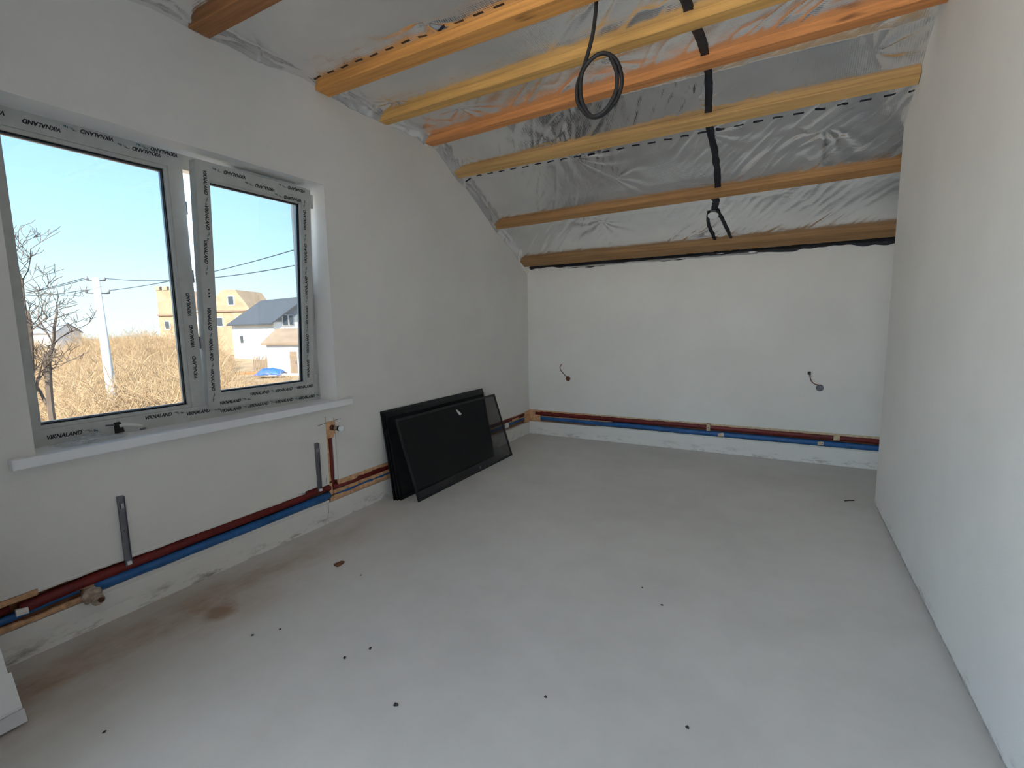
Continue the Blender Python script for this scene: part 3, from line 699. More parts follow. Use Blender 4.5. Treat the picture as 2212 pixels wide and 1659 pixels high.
rag('mortar', fnV, 0.20, 0.285, 2.262, 2.287, 0.003, 0.006, 0.000, 'clay', wl, 16)
rag('mortar', fnF, -2.79, -2.63, 0.166, 0.310, 0.003, 0.003, -0.003, 'clay', wf, 17)
rag('mortar', fnF, -2.64, -1.95, 0.294, 0.310, 0.008, 0.000, 0.000, 'clay', wf, 18)
rag('mortar', fnF, -2.64, -1.70, 0.232, 0.241, 0.003, 0.003, 0.002, 'clay', wf, 19)
cream = simple('pale_mortar', (0.62, 0.50, 0.34), 0.95, var=0.2, scale=30, bmp=0.4); MT['cream'] = cream
rag('mortar', fnF, -1.95, -0.66, 0.295, 0.311, 0.009, 0.000, -0.001, 'cream', wf, 20)
rag('mortar', fnF, -0.62, PASS - 0.05, 0.289, 0.311, 0.010, 0.000, -0.001, 'cream', wf, 21)
rag('mortar', fnF, -1.9, PASS - 0.05, 0.163, 0.174, 0.000, 0.003, 0.004, 'wall', wf, 22)
rag('mortar', fnL, 0.70, 2.06, 0.274, 0.292, 0.005, 0.0, 0.002, 'wall', wl, 41)
rag('mortar', fnL, 2.20, 2.262, 0.280, 0.292, 0.004, 0.0, 0.002, 'wall', wl, 42)
rag('mortar', fnL, 0.90, 2.25, 0.148, 0.168, 0.0, 0.004, 0.004, 'wall', wl, 43)
# pale plaster dabs holding the pipes
for (pf, a0, a1, z0, z1, sd) in ((fnL, 0.622, 0.660, 0.196, 0.238, 31), (fnF, -0.66, -0.625, 0.225, 0.306, 33), (fnF, -0.545, -0.49, 0.178, 0.228, 34), (fnF, 0.345, 0.395, 0.180, 0.226, 35), (fnF, 0.47, 0.52, 0.246, 0.300, 36), (fnL, 4.78, 4.84, 0.176, 0.25, 37)):
    rag('plaster_dab', pf, a0, a1, z0 + 0.006, z1 - 0.006, 0.012, 0.012, -0.012, 'cream' if pf is fnF else 'wall', wf if pf is fnF else wl, sd, step=0.008)

# pencil crosses around the stub, thin scratches on the plaster
def mark(parent, a, b, w_=0.003):
    bm = bmesh.new(); p, q = Vector(a), Vector(b); t = (q - p).normalized(); s = Vector((0, -t.z, t.y)) * w_ / 2
    for k in (0.0,):
        vs_ = [bm.verts.new(v) for v in (p - s, q - s, q + s, p + s)]; vt = [bm.verts.new(v.co + Vector((0.0012, 0, 0))) for v in vs_]
        bm.faces.new(vt); bm.faces.new(vs_[::-1])
        for i in range(4): bm.faces.new((vs_[i], vs_[(i + 1) % 4], vt[(i + 1) % 4], vt[i]))
    from_bm('pencil_mark', bm, 'pencil', parent)
xm = L
mark(wl, (xm, 2.195, 0.722), (xm, 2.265, 0.728)); mark(wl, (xm, 2.345, 0.736), (xm, 2.395, 0.738)); mark(wl, (xm, 2.262, 0.735), (xm, 2.262, 0.775), 0.002)
mark(wl, (xm, 2.335, 0.735), (xm, 2.335, 0.755), 0.002); mark(wl, (xm, 2.0, 0.292), (xm, 2.075, 0.280), 0.002); mark(wl, (xm, 2.238, 0.075), (xm, 2.238, 0.148), 0.002); mark(wl, (xm, 2.236, 0.292), (xm, 2.236, 0.335), 0.002)

# capped stub at the head of the riser
v = empty('pipe_stub', (L, 2.312, 0.688)); tag(v, 'nickel pipe stub with a white plastic cap at the head of the riser', 'pipe fitting')
rx = lambda x: Matrix.Translation((x, 0, 0)) @ Matrix.Rotation(math.pi / 2, 4, 'Y')
bm = bmesh.new(); bmesh.ops.create_cone(bm, cap_ends=True, segments=8, radius1=0.021, radius2=0.019, depth=0.030, matrix=rx(0.012)); from_bm('collar', bm, 'rust', v)
bm = bmesh.new(); bmesh.ops.create_cone(bm, cap_ends=True, segments=16, radius1=0.0165, radius2=0.0165, depth=0.06, matrix=rx(0.045)); from_bm('nipple', bm, 'brass', v, True)
bm = bmesh.new(); bmesh.ops.create_cone(bm, cap_ends=True, segments=12, radius1=0.0195, radius2=0.0195, depth=0.010, matrix=rx(0.078)); from_bm('ring', bm, 'ink', v)
bm = bmesh.new(); bmesh.ops.create_uvsphere(bm, u_segments=18, v_segments=10, radius=0.0235, matrix=Matrix.Translation((0.098, 0.004, 0))); from_bm('cap', bm, 'white', v, True)
# foam-covered stub lower down
v = empty('pipe_stub', (L, 0.872, 0.176)); tag(v, 'stub smothered in dry foam sticking out of the chase by the blue pipe end', 'pipe fitting')
bm = bmesh.new(); bmesh.ops.create_icosphere(bm, subdivisions=4, radius=0.036, matrix=Matrix.Translation((0.012, 0, 0)))
for q in bm.verts: q.co += q.co.normalized() * 0.016 * noise.noise(q.co * 45)
from_bm('foam_lump', bm, 'foam', v, True)
bm = bmesh.new(); bmesh.ops.create_cone(bm, cap_ends=True, segments=12, radius1=0.024, radius2=0.026, depth=0.05, matrix=Matrix.Translation((0.045, 0.006, -0.012)) @ Matrix.Rotation(math.pi / 2 + 0.2, 4, 'Y')); from_bm('socket', bm, 'foam', v)
bm = bmesh.new(); bmesh.ops.create_cone(bm, cap_ends=True, segments=10, radius1=0.012, radius2=0.012, depth=0.012, matrix=Matrix.Translation((0.072, 0.014, -0.016)) @ Matrix.Rotation(math.pi / 2 + 0.2, 4, 'Y')); from_bm('bore', bm, 'rust', v)

# steel radiator hangers on the wall
for yy, z0, z1, lean, lab in ((1.030, 0.247, 0.602, 0.004, 'flat galvanised steel hanger strip on the plaster farther from the riser pipe'), (2.170, 0.258, 0.606, 0.004, 'flat galvanised steel hanger strip on the plaster next to the riser pipe')):
    r_ = empty('radiator_hanger', (L, yy, z0)); tag(r_, lab, 'bracket', 'radiator hangers under the window')
    H_ = z1 - z0
    bm = bmesh.new(); box(bm, (0.0005, -0.0135, 0.0), (0.010, 0.0135, H_), 0.001); from_bm('strip', bm, 'steel', r_)
    for s_ in (-1, 1): boxo('flange', (0.009, s_ * 0.0135 - 0.0012, 0.0), (0.018, s_ * 0.0135 + 0.0012, H_ - 0.004), 'steel', r_)
    boxo('hook', (0.008, -0.009, 0.006), (0.026, 0.009, 0.022), 'white', r_, 0.002)
    boxo('hook', (0.008, -0.006, H_ - 0.060), (0.020, 0.006, H_ - 0.035), 'spacer', r_, 0.002)
    bm = bmesh.new(); bmesh.ops.create_cone(bm, cap_ends=True, segments=10, radius1=0.005, radius2=0.004, depth=0.004, matrix=Matrix.Translation((0.012, 0, H_ * 0.5)) @ Matrix.Rotation(math.pi / 2, 4, 'Y')); from_bm('screw', bm, 'steel', r_)

# ------------------------------------------------------------------ leaning insect screens
def screen(y0, y1, xb, xt, zt, label, fw=0.018, th=0.011, braces=1):
    Lg = y1 - y0; run = xb - xt; Hh = math.hypot(run, zt)
    r_ = empty('insect_screen', (xb, y0, 0.001)); r_.rotation_euler = (0, -math.atan2(run, zt), 0)
    tag(r_, label, 'insect screen', 'insect screens leaning on the window wall')
    bm = bmesh.new(); bars(bm, 0, Lg, 0, Hh, fw, -th, 0.0); from_bm('screen_frame', bm, 'blackmetal', r_)
    bm = bmesh.new(); bars(bm, fw - 0.001, Lg - fw + 0.001, fw - 0.001, Hh - fw + 0.001, 0.004, -th * 0.8, -0.001); from_bm('spline_bead', bm, 'cable', r_)
    boxo('netting', (-0.0062, fw - 0.002, fw - 0.002), (-0.0055, Lg - fw + 0.002, Hh - fw + 0.002), 'net', r_)
    for yy in (Lg * 0.5,)[:braces]: boxo('cross_bar', (-th * 0.85, yy - 0.009, fw), (-0.0064, yy + 0.009, Hh - fw), 'blackmetal', r_)
    for yy, zz in ((0, 0), (Lg, 0), (0, Hh), (Lg, Hh)):
        ay = 0.0 if yy == 0 else Lg - 0.03; az = 0.0 if zz == 0 else Hh - 0.03
        boxo('corner_piece', (-th - 0.0006, ay, az), (0.0006, ay + 0.03, az + 0.03), 'blackmetal', r_)
    return r_, Lg, Hh
s1, l1, h1 = screen(2.790, 4.290, -2.678, L + 0.014, 0.722, 'black insect screen flat against the wall, hindmost of the leaning stack')
o = boxo('pull_tab', (0.0006, l1 - 0.035, h1 - 0.055), (0.004, l1 - 0.018, h1 - 0.022), 'spacer', s1); o['label'] = 'pale pull tab'
bm = bmesh.new(); bmesh.ops.create_cone(bm, cap_ends=True, segments=16, radius1=0.014, radius2=0.014, depth=0.003, matrix=Matrix.Translation((0.002, 0.86, h1 - 0.030)) @ Matrix.Rotation(math.pi / 2, 4, 'Y')); from_bm('sticker', bm, 'greyplug', s1)
s2, l2, h2 = screen(2.812, 4.270, -2.630, L + 0.040, 0.690, 'black insect screen just behind the foremost of the leaning stack')
screen(2.800, 4.280, -2.655, L + 0.027, 0.706, 'black insect screen second from the wall in the leaning stack')
s3, l3, h3 = screen(2.850, 4.388, -2.474, L + 0.105, 0.655, 'black insect screen with pale tape tab, foremost of the leaning stack', braces=0)
bm = bmesh.new(); prism(bm, [(0.80, h3 - 0.055), (0.815, h3 - 0.060), (0.865, h3 - 0.110), (0.845, h3 - 0.108), (0.838, h3 - 0.120), (0.815, h3 - 0.095)], lambda a, b, d: (d, a, b), 0.001, 0.006); o = from_bm('pull_tab', bm, 'white', s3); o['label'] = 'crumpled pale tape tab'
boxo('pull_tab', (0.0008, 0.90, 0.024), (0.003, 0.918, 0.050), 'greyplug', s3)

# ------------------------------------------------------------------ white wrapped panel leaning at the wall
r_ = empty('wrapped_panel', (-2.300, 0.505, 0.0)); r_.rotation_euler = (0, -math.radians(26), 0)
tag(r_, 'white film-wrapped panel with a cardboard strip along its foot, leaning at the pipe wall', 'panel')
boxo('body', (-0.030, -0.36, 0.05), (-0.004, -0.012, 1.03), 'white', r_, 0.008)
boxo('foot_strip', (-0.034, -0.36, 0.016), (0.0, 0.0, 0.064), 'paper', r_, 0.004)
bm = bmesh.new()
prev = None
for i in range(41):
    a = -0.355 + 0.35 * i / 40; j = 0.003 * noise.noise((a * 14, 0, 0))
    cur = [bm.verts.new((0.001 + j, a, 0.066)), bm.verts.new((0.004 + j, a, 0.075 + 0.006 * noise.noise((a * 9, 3, 0)))), bm.verts.new((-0.003, a, 0.20))]
    if prev:
        for q in range(2): bm.faces.new((prev[q], prev[q + 1], cur[q + 1], cur[q]))
    prev = cur
from_bm('film_fold', bm, 'white', r_)
for a in (-0.12, -0.3): boxo('foot', (-0.032, a, 0.0), (-0.020, a + 0.035, 0.018), 'paper', r_)

# ------------------------------------------------------------------ hanging coil of cable
r_ = empty('cable_coil', (-0.853, 2.485, 2.97)); tag(r_, 'black cable hanging from the ceiling batten, its end wound into an oval coil', 'cable')
drop = spline([(-0.030, 0.015, 0.02), (-0.036, 0.015, -0.05), (-0.050, 0.012, -0.14), (-0.083, 0.010, -0.245), (-0.105, 0.005, -0.300), (-0.128, 0.0, -0.370), (-0.118, 0.0, -0.45), (-0.060, 0.0, -0.520), (0.010, 0.0, -0.528), (0.080, 0.0, -0.475), (0.108, 0.0, -0.395), (0.085, -0.004, -0.300),
               (0.030, -0.010, -0.250), (-0.030, -0.012, -0.250), (-0.090, -0.012, -0.300), (-0.104, -0.012, -0.380), (-0.090, -0.012, -0.460), (-0.040, -0.014, -0.530), (0.030, -0.014, -0.515), (0.082, -0.014, -0.440), (0.086, -0.012, -0.360), (0.066, -0.010, -0.300), (0.052, -0.008, -0.272)], 8)
tubeo('cable_run', drop, 0.0105, 'cable', r_, 8)
tubeo('red_core', spline([(0.052, -0.008, -0.272), (0.046, -0.012, -0.262), (0.040, -0.014, -0.252)], 4), 0.0032, 'redwire', r_, 6)
tubeo('grey_core', spline([(0.052, -0.006, -0.272), (0.036, -0.006, -0.250), (0.020, -0.004, -0.234)], 4), 0.0030, 'greyplug', r_, 6)

# ------------------------------------------------------------------ wall boxes with loose wires on the far wall
r_ = empty('socket_hole', (-2.252, F, 0.728)); tag(r_, 'rust-brown plugged socket hole with one curled brown wire on the far wall', 'socket')
bm = bmesh.new(); bmesh.ops.create_cone(bm, cap_ends=True, segments=9, radius1=0.031, radius2=0.027, depth=0.012, matrix=Matrix.Translation((0, -0.005, 0)) @ Matrix.Rotation(math.pi / 2, 4, 'X')); from_bm('plug', bm, 'rust', r_)
tubeo('wire', spline([(-0.012, -0.010, 0.022), (-0.055, -0.030, 0.070), (-0.090, -0.030, 0.115), (-0.095, -0.020, 0.150), (-0.075, -0.010, 0.178)], 6), 0.0042, 'copper', r_, 7)
r_ = empty('socket_hole', (0.336, F, 0.741)); tag(r_, 'grey plugged socket hole with a bent wire and dark connector near the partition', 'socket')
bm = bmesh.new(); bmesh.ops.create_cone(bm, cap_ends=True, segments=10, radius1=0.034, radius2=0.029, depth=0.014, matrix=Matrix.Translation((0, -0.006, 0)) @ Matrix.Rotation(math.pi / 2, 4, 'X')); from_bm('plug', bm, 'greyplug', r_)
tubeo('wire', spline([(-0.005, -0.012, 0.028), (-0.045, -0.035, 0.040), (-0.075, -0.040, 0.070), (-0.092, -0.035, 0.130)], 6), 0.0040, 'copper', r_, 7)
boxo('connector', (-0.108, -0.044, 0.128), (-0.082, -0.026, 0.158), 'ink', r_, 0.003)

# ------------------------------------------------------------------ crumbs on the floor
bm = bmesh.new(); bmesh.ops.create_icosphere(bm, subdivisions=2, radius=0.008)
for q in bm.verts: q.co += q.co.normalized() * 0.005 * noise.noise(q.co * 160); q.co.z *= 0.55
crumb = bpy.data.meshes.new('floor_crumb'); bm.to_mesh(crumb); bm.free(); crumb.materials.append(MT['chip'])
random.seed(2)
for (cx, cy, s_) in ((-1.991, 1.282, 0.7), (-2.065, 1.193, 0.8), (-1.512, 1.381, 0.9), (-1.566, 1.286, 0.9), (-1.193, 1.195, 1.2), (-0.719, 1.492, 0.8), (-0.227, 1.598, 0.9), (-0.461, 2.298, 0.9), (-0.588, 2.413, 0.6), (-2.025, 1.814, 0.7), (-2.02, 0.62, 0.8)):
    o = bpy.data.objects.new('floor_crumb', crumb); COL.objects.link(o); o.location = (cx, cy, 0.0035 * s_); o.scale = (s_ * 0.75, s_ * 0.95, s_ * 0.75); o.rotation_euler = (0, 0, random.random() * 6)
    tag(o, 'small dark crumb of rubble lying loose on the grey screed floor', 'rubble', 'dark crumbs on the floor')
bm = bmesh.new(); bmesh.ops.create_icosphere(bm, subdivisions=3, radius=0.02)
for q in bm.verts: q.co += q.co.normalized() * 0.010 * noise.noise(q.co * 70); q.co.z *= 0.4; q.co.y *= 1.4
o = from_bm('clay_crumb', bm, 'claychip', None, True); o.location = (-2.235, 1.843, 0.006); tag(o, 'brown flake of clay lying on the floor before the pipe wall', 'rubble')
bm = bmesh.new(); tube(bm, [(-0.03, -0.02, 0.004), (0.0, 0.0, 0.006), (0.035, 0.022, 0.004)], 0.004, 6)
o = from_bm('wood_splinter', bm, 'chip', None, True); o.location = (0.505, 4.36, 0.001); tag(o, 'dark splinter on the floor by the end of the partition', 'rubble')

# ------------------------------------------------------------------ outdoors
GZ = -3.5
bm = bmesh.new(); bmesh.ops.create_grid(bm, x_segments=90, y_segments=90, size=260)
for q in bm.verts:
    q.co.x -= 150; q.co.y += 40
    q.co.z = GZ + 0.35 * noise.noise((q.co.x * 0.05, q.co.y * 0.05, 0)) - (0.3 if q.co.x > -6 else 0)
g = from_bm('ground', bm, 'ground', None, True); tag(g, kind='structure')

# unseen slab added beyond the rear openings to bounce sunlight indoors
bm = bmesh.new(); box(bm, (-9.0, -14.0, -0.40), (7.0, BACK - 0.31, -0.12)); box(bm, (-9.0, BACK - 0.31, -0.40), (L - 0.37, -0.4, -0.12))
tr_ = from_bm('bounce_slab', bm, 'bounce_tone'); tag(tr_, kind='structure')

def grow(seed, height, spread, levels, trunk_r, nb, droop=0.0, up=0.55, min_r=0.006, seg=3, sides=3, multi=1, wig=0.25):
    rnd = random.Random(seed); bm = bmesh.new(); stack = []
    for m_ in range(multi):
        a = rnd.random() * 6.28
        d = Vector((math.cos(a) * spread * (0.5 if multi > 1 else 0.1), math.sin(a) * spread * (0.5 if multi > 1 else 0.1), 1)).normalized()
        stack.append((Vector((rnd.uniform(-0.4, 0.4), rnd.uniform(-0.4, 0.4), 0)) * (0.6 if multi > 1 else 0), d, height * rnd.uniform(0.35, 0.5), trunk_r, 0))
    while stack:
        p, d, ln, r, lv = stack.pop()
        pts = [p]; dirs = [d]
        for s_ in range(seg):
            d = (d + Vector((rnd.gauss(0, wig), rnd.gauss(0, wig), rnd.gauss(0, wig * 0.6) + 0.06 * up))).normalized()
            pts.append(pts[-1] + d * ln / seg); dirs.append(d)
        r1 = max(min_r, r * 0.62)
        tube(bm, pts, [max(min_r, r + (r1 - r) * i / seg) for i in range(seg + 1)], sides if lv else 6, caps=False)
        if lv < levels:
            for k in range(nb if lv else nb + 1):
                i = rnd.randint(1, seg); q = pts[i]
                a = rnd.random() * 6.28; side = Vector((math.cos(a), math.sin(a), rnd.uniform(-0.15, 0.75) * up * 1.4))
                nd = (dirs[i] * 0.6 + side * spread * 0.9).normalized()
                stack.append((q, nd, ln * rnd.uniform(0.55, 0.85), r1 * rnd.uniform(0.55, 0.9), lv + 1))
    me = bpy.data.meshes.new('branches'); bm.to_mesh(me); bm.free()
    return me
# the tall bare tree close to the window
near = empty('bare_tree', (-12.3, 3.32, GZ)); tag(near, 'dark bare tree with thorny upright branches close outside the window', 'tree')
tb = bmesh.new()
tube(tb, spline([(0, 0, 0), (0.05, 0.05, 1.6), (-0.02, 0.02, 3.3), (0.0, 0.12, 4.6), (-0.05, 0.16, 5.15)], 5), 0.075, 7)
link('trunk', (lambda: (lambda m: (tb.to_mesh(m), tb.free(), m)[2])(bpy.data.meshes.new('trunk')))(), 'bark', near)
tb = bmesh.new()
tube(tb, spline([(0.02, 0.30, 0), (0.0, 0.34, 2.0), (0.05, 0.30, 3.4), (0.1, 0.34, 4.5)], 5), 0.055, 6)
link('trunk', (lambda: (lambda m: (tb.to_mesh(m), tb.free(), m)[2])(bpy.data.meshes.new('trunk')))(), 'bark', near)
for k, (loc, hh, sd, rz) in enumerate((((-0.05, 0.16, 5.0), 2.0, 3, 0.0), ((0.0, 0.12, 4.5), 1.8, 8, 1.1), ((0.1, 0.34, 4.4), 1.9, 5, 2.4), ((0.05, 0.30, 3.4), 1.6, 6, 4.0), ((0.0, 0.1, 3.6), 1.6, 7, 5.3))):
    me = grow(sd, hh, 0.85, 4, 0.030, 3, min_r=0.005, wig=0.22); o = link('branch', me, 'bark', near); o.location = loc; o.rotation_euler = (0.0, 0.0, rz)
# the shrubs that stand out in front, one by one
shrubs = [grow(100 + k, 4.2, 1.0, 4, 0.022, 4, up=0.7, min_r=0.0042, multi=3, seg=3) for k in range(4)]
for me in shrubs: me.materials.append(MT['twig'])
rnd = random.Random(11); spots = []
def clear_spot(px, py, dist_):
    if py > 0.585 * dist_ and dist_ > 30: return False                       # open ground before the white house
    if math.hypot(px + 24.4, py - 9.2) < 1.6: return False
    if math.hypot(px + 97, py - 52) < 15: return False                        # the brick building
    return True
tries = 0
while len(spots) < 34 and tries < 20000:
    tries += 1
    dist_ = rnd.uniform(10.5, 38); px, py = -dist_, dist_ * rnd.uniform(0.26, 0.80)
    if clear_spot(px, py, dist_) and all((px - a) ** 2 + (py - b) ** 2 > 5.5 for a, b, _ in spots): spots.append((px, py, dist_))
for k, (px, py, dd) in enumerate(spots):
    o = bpy.data.objects.new('bare_shrub', shrubs[k % 4]); COL.objects.link(o)
    s_ = rnd.uniform(0.62, 0.88)
    if py > 0.55 * dd: s_ *= 0.66
    o.location = (px, py, GZ - 0.15); o.scale = (s_, s_, s_ * 1.1); o.rotation_euler = (0, 0, rnd.random() * 6.28)
    tag(o, 'leafless tan shrub standing before the thicket beyond the window', 'shrub', 'leafless shrubs outside the window')
# the thicket behind them that nobody could count, one object
light = [grow(200 + k, 4.4, 1.0, 3, 0.028, 5, up=0.7, min_r=0.009, multi=3, seg=2) for k in range(4)]
LV = []; LF = []
for me in light:
    a = np.empty(len(me.vertices) * 3, np.float32); me.vertices.foreach_get('co', a); LV.append(a.reshape(-1, 3))
    b = np.empty(len(me.loops), np.int32); me.loops.foreach_get('vertex_index', b); t = np.empty(len(me.polygons), np.int32); me.polygons.foreach_get('loop_total', t); LF.append((b, t))
VV, II, TT, base = [], [], [], 0
far_spots = []; tries = 0
while len(far_spots) < 190 and tries < 40000:
    tries += 1
    dist_ = rnd.uniform(16, 70) if len(far_spots) < 120 else rnd.uniform(65, 170); px, py = -dist_, dist_ * rnd.uniform(0.24, 0.80)
    if clear_spot(px, py, dist_): far_spots.append((px, py, dist_))
for k, (px, py, dd) in enumerate(far_spots):
    V0 = LV[k % 4]; b, t = LF[k % 4]; s_ = rnd.uniform(0.7, 1.0) if dd < 65 else rnd.uniform(0.95, 1.45); a = rnd.random() * 6.28
    if py > 0.55 * dd: s_ *= 0.6
    c_, n_ = math.cos(a) * s_, math.sin(a) * s_
    VV.append(np.stack([V0[:, 0] * c_ - V0[:, 1] * n_ + px, V0[:, 0] * n_ + V0[:, 1] * c_ + py, V0[:, 2] * s_ + GZ - 0.15], -1)); II.append(b + base); TT.append(t); base += len(V0)
VV = np.concatenate(VV); II = np.concatenate(II); TT = np.concatenate(TT)
me = bpy.data.meshes.new('thicket'); me.vertices.add(len(VV)); me.vertices.foreach_set('co', VV.reshape(-1).astype(np.float32)); me.loops.add(len(II)); me.loops.foreach_set('vertex_index', II.astype(np.int32))
me.polygons.add(len(TT)); me.polygons.foreach_set('loop_start', np.concatenate([[0], np.cumsum(TT)[:-1]]).astype(np.int32)); me.polygons.foreach_set('loop_total', TT); me.update(calc_edges=True)
o = link('thicket', me, 'twig'); tag(o, 'dense tan thicket of leafless scrub stretching to the horizon', 'thicket', kind='stuff')
print('thicket faces', len(TT), 'shrub faces', [len(m.polygons) for m in shrubs])

# concrete utility pole and its wires
pole = empty('utility_pole', (-24.15, 9.12, GZ)); tag(pole, 'pale concrete utility pole with insulators standing in the thicket', 'utility pole')
PTOP = Vector((-25.06, 9.36, 3.62)) - Vector(pole.location)
tubeo('shaft', [(0, 0, 0), PTOP * 0.5, PTOP], [0.20, 0.16, 0.125], 'concrete', pole, 12)
for k, zz in enumerate((0.10, 0.62)):
    c = PTOP * (1 - zz / 7.1) ; s_ = Vector((0.25, 0.95, 0)).normalized()
    tubeo('cross_arm', [c - s_ * (0.38 if k else 0.30), c + s_ * (0.38 if k else 0.30)], 0.035, 'steel', pole, 6)
    for sg in (-1, 1):
        e0 = c + s_ * sg * (0.36 if k else 0.28); tubeo('insulator', [e0, e0 + Vector((0, 0, 0.05)), e0 + Vector((0, 0, 0.12)), e0 + Vector((0, 0, 0.17))], [0.03, 0.065, 0.05, 0.025], 'porcelain', pole, 8)
P0 = Vector(pole.location) + PTOP
def wire_line(a, b, sag, lab='thin dark overhead wire strung from the pale utility pole'):
    pts = []
    for k in range(25):
        t = k / 24; p = Vector(a).lerp(Vector(b), t); p.z -= sag * 4 * t * (1 - t); pts.append(p)
    o = tubeo('overhead_wire', pts, 0.016, 'wire', None, 5); tag(o, lab, 'wire', 'overhead wires from the utility pole')
wire_line(P0 + Vector((0.1, 0.30, 0.0)), (-11.75, 9.86, 3.37), 0.30)
wire_line(P0 + Vector((0.1, 0.38, -0.5)), (-11.77, 9.93, 3.91), 0.18)
wire_line(P0 + Vector((-0.1, -0.3, 0.0)), (-33.17, 6.99, 2.81), 0.15)
wire_line(P0 + Vector((-0.1, -0.3, -0.06)), (-33.19, 7.02, 3.13), 0.25)
wire_line(P0 + Vector((-0.1, -0.38, -0.5)), (-33.20, 7.07, 3.51), 0.30)

# house helpers: footprint corner a, along-vector, depth-vector
def house(name, origin, ux, uy, wid, dep, hw, hr, label, wallm, roofm, over=0.35, gablem=None):
    """ridge runs along ux"""
    r_ = empty(name, origin); tag(r_, label, 'building')
    ux = Vector((*ux, 0)).normalized(); uy = Vector((*uy, 0)).normalized(); up_ = Vector((0, 0, 1))
    P = lambda a, b, c: ux * a + uy * b + up_ * c
    bm = bmesh.new(); vs_ = [bm.verts.new(P(a, b, c)) for a in (0, wid) for b in (0, dep) for c in (0, hw)]
    for idx in ((0, 1, 3, 2), (4, 6, 7, 5), (0, 4, 5, 1), (2, 3, 7, 6), (0, 2, 6, 4), (1, 5, 7, 3)): bm.faces.new([vs_[i] for i in idx])
    from_bm('wall', bm, wallm, r_)
    for a in (0.0, wid):
        bm = bmesh.new(); A = [P(a, -0.01, hw), P(a, dep + 0.01, hw), P(a, dep / 2, hw + hr)]; s_ = 0.06 if a else -0.06
        f0 = [bm.verts.new(q) for q in A]; f1 = [bm.verts.new(q + ux * s_) for q in A]; bm.faces.new(f0); bm.faces.new(f1[::-1])
        for i in range(3): bm.faces.new((f0[i], f0[(i + 1) % 3], f1[(i + 1) % 3], f1[i]))
        from_bm('gable', bm, gablem or wallm, r_)
    k = hr / (dep / 2)
    for s_ in (0, 1):
        bm = bmesh.new(); e_ = -over if s_ == 0 else dep + over
        pts = [P(-over, e_, hw - over * k), P(wid + over, e_, hw - over * k), P(wid + over, dep / 2, hw + hr), P(-over, dep / 2, hw + hr)]
        f0 = [bm.verts.new(q) for q in pts]; f1 = [bm.verts.new(q + up_ * 0.22) for q in pts]; bm.faces.new(f0[::-1]); bm.faces.new(f1)
        for i in range(4): bm.faces.new((f0[i], f0[(i + 1) % 4], f1[(i + 1) % 4], f1[i]))
        from_bm('roof_slope', bm, roofm, r_)
    return r_, P, ux, uy
def opening(r_, P, a0, a1, b, c0, c1, mat, name='window', face='front', depth=0.06):
    bm = bmesh.new()
    pts = [(a0, c0), (a1, c0), (a1, c1), (a0, c1)]
    fn = (lambda a, c, d: P(a, b - d, c)) if face == 'front' else (lambda a, c, d: P(b + d, a, c))
    prism(bm, pts, fn, -0.02, depth); return from_bm(name, bm, mat, r_)
# white house with a grey roof
hs, P, ux, uy = house('white_house', (-79.1, 47.0, GZ), (14.3, -2.38), (2.38, 14.3), 14.5, 10.5, 5.85, 3.65, 'white house with a dark grey pitched roof beyond the bare shrubs', 'whitewall', 'slate', 0.6, 'gable')
for a0, a1 in ((1.3, 2.15), (2.25, 3.0)):
    q = opening(hs, P, a0, a1, 14.56, 5.3, 6.9, 'whitewall', 'window', 'side'); opening(hs, P, a0 + 0.08, a1 - 0.08, 14.62, 5.4, 6.8, 'dark', 'pane', 'side').parent = q
q = opening(hs, P, 3.0, 4.2, 0.0, 2.6, 4.0, 'whitewall'); opening(hs, P, 3.1, 4.1, -0.06, 2.7, 3.9, 'dark', 'pane').parent = q
# white shed
sh_, P, ux, uy = house('white_shed', (-46.6, 31.1, GZ), (0.93, 0.36), (-0.36, 0.93), 5.2, 4.6, 3.4, 1.25, 'small white shed with a sandy roof in front of the white house', 'whitewall', 'tanroof', 0.35, 'gable')
dd = opening(sh_, P, 2.55, 3.35, 0.0, 0.3, 2.5, 'tanroof', 'door', depth=0.05); opening(sh_, P, 3.2, 3.28, -0.06, 1.3, 1.5, 'steel', 'door_handle').parent = dd
# fence, timber and tarp beside the shed
for k in range(9):
    o = boxo('timber_plank', (-1.8, -0.10, 0), (1.8, 0.10, 0.09), 'plank'); o.location = (-46.6 + 0.12 * (k % 3), 29.5 + 0.26 * (k % 3), GZ + 0.3 + 0.10 * (k // 3)); o.rotation_euler = (0, 0, 0.62 + 0.04 * rnd.uniform(-1, 1))
    tag(o, 'raw timber plank in the stack beside the white shed', 'plank', 'stacked timber by the shed')
bm = bmesh.new(); bmesh.ops.create_grid(bm, x_segments=16, y_segments=10, size=0.5)
for q in bm.verts:
    a, b = q.co.x, q.co.y; q.co = Vector((a * 2.6, b * 1.8, 0.65 * max(0, 1 - (2 * abs(b)) ** 2.2) * max(0, 1 - (1.9 * abs(a)) ** 4) + 0.12 * noise.noise((a * 6, b * 6, 0))))
o = from_bm('blue_tarp', bm, 'tarp', None, True); o.location = (-44.4, 29.9, GZ + 0.35); o.rotation_euler = (0, 0, 0.55); tag(o, 'crumpled blue tarpaulin over a heap beside the white shed', 'tarp')
md = o.modifiers.new('thickness', 'SOLIDIFY'); md.thickness = 0.02
fe = empty('board_fence', (-49.5, 31.8, GZ)); tag(fe, 'weathered board fence running from the white shed', 'fence')
for k in range(14):
    o = boxo('board', (-0.07, -0.015, 0.1), (0.07, 0.015, 1.9 + 0.1 * math.sin(k * 2.1)), 'tanroof', fe); o.location = (0.17 * k - 0.6, 0.065 * k, 0)
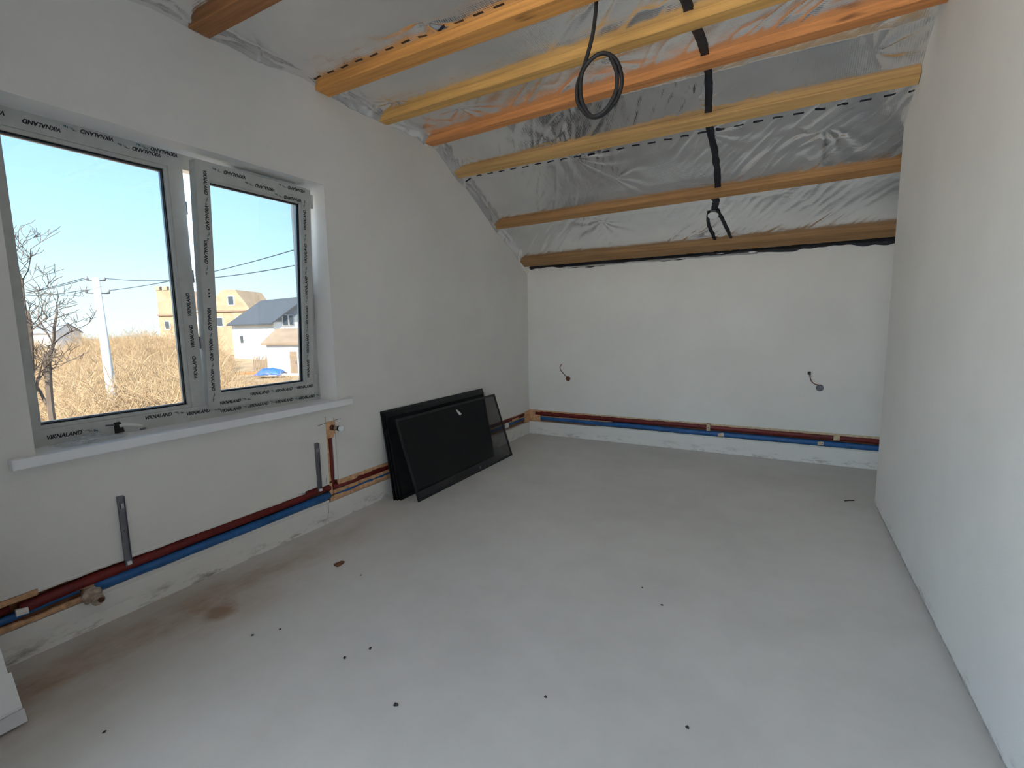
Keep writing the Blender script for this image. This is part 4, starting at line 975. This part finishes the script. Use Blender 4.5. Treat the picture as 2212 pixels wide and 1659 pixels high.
for zz in (0.6, 1.5):
    tubeo('rail', [(-0.7, 0.03, zz), (1.75, 0.95, zz)], 0.035, 'tanroof', fe, 5)
# unfinished sandy brick building with a tower
bl = empty('brick_building', (-102, 47, GZ)); tag(bl, 'unfinished sandy brick building with a square corner tower', 'building')
U = Vector((0.62, 0.30, 0)).normalized(); V_ = Vector((-0.30, 0.62, 0)).normalized(); PB = lambda a, b, c: U * a + V_ * b + Vector((0, 0, c))
def bbox(name, a0, a1, b0, b1, c0, c1, mat, parent=bl):
    bm = bmesh.new(); vs_ = [bm.verts.new(PB(a, b, c)) for a in (a0, a1) for b in (b0, b1) for c in (c0, c1)]
    for idx in ((0, 1, 3, 2), (4, 6, 7, 5), (0, 4, 5, 1), (2, 3, 7, 6), (0, 2, 6, 4), (1, 5, 7, 3)): bm.faces.new([vs_[i] for i in idx])
    return from_bm(name, bm, mat, parent)
bbox('tower', 0.0, 5.0, 0.0, 5.0, 0.0, 12.3, 'brick')
for k in range(4): bbox('merlon', 0.0 + 1.4 * k, 0.8 + 1.4 * k, -0.1, 0.5, 12.3, 13.0, 'brick')
bbox('ledge', -0.2, 5.2, -0.2, 5.2, 7.6, 7.9, 'tanroof')
for a0, c0 in ((3.2, 9.2), (3.2, 5.0), (1.0, 5.0)):
    q = bbox('window', a0, a0 + 1.1, -0.06, 0.1, c0, c0 + 1.7, 'whitewall'); bbox('pane', a0 + 0.15, a0 + 0.95, -0.10, 0.0, c0 + 0.15, c0 + 1.55, 'dark', q)
bbox('wing', 5.0, 17.5, 1.0, 10.0, 0.0, 8.2, 'brick')
bbox('ledge', 4.9, 17.8, 0.7, 10.2, 8.2, 8.5, 'tanroof')
bm = bmesh.new(); A = [PB(8.0, 1.0, 8.5), PB(17.2, 1.0, 8.5), PB(14.6, 1.0, 12.2), PB(12.0, 1.0, 12.2)]; f0 = [bm.verts.new(q) for q in A]; f1 = [bm.verts.new(q + V_ * 8.5) for q in A]
bm.faces.new(f0); bm.faces.new(f1[::-1])
for i in range(4): bm.faces.new((f0[i], f0[(i + 1) % 4], f1[(i + 1) % 4], f1[i]))
from_bm('roof_gable', bm, 'brick', bl)
for a0, c0 in ((7.0, 5.4), (10.5, 5.4), (14.2, 5.4), (13.0, 9.3)):
    q = bbox('window', a0, a0 + 1.3, 0.94, 1.1, c0, c0 + 1.8, 'whitewall'); bbox('pane', a0 + 0.15, a0 + 1.15, 0.88, 1.0, c0 + 0.15, c0 + 1.65, 'dark', q)
# small far house behind the near tree
house('far_cottage', (-121, 34.6, GZ), (0.9, 0.35), (-0.35, 0.9), 5.0, 4.5, 4.9, 1.5, 'small pale cottage far behind the bare tree', 'whitewall', 'gable', 0.3)
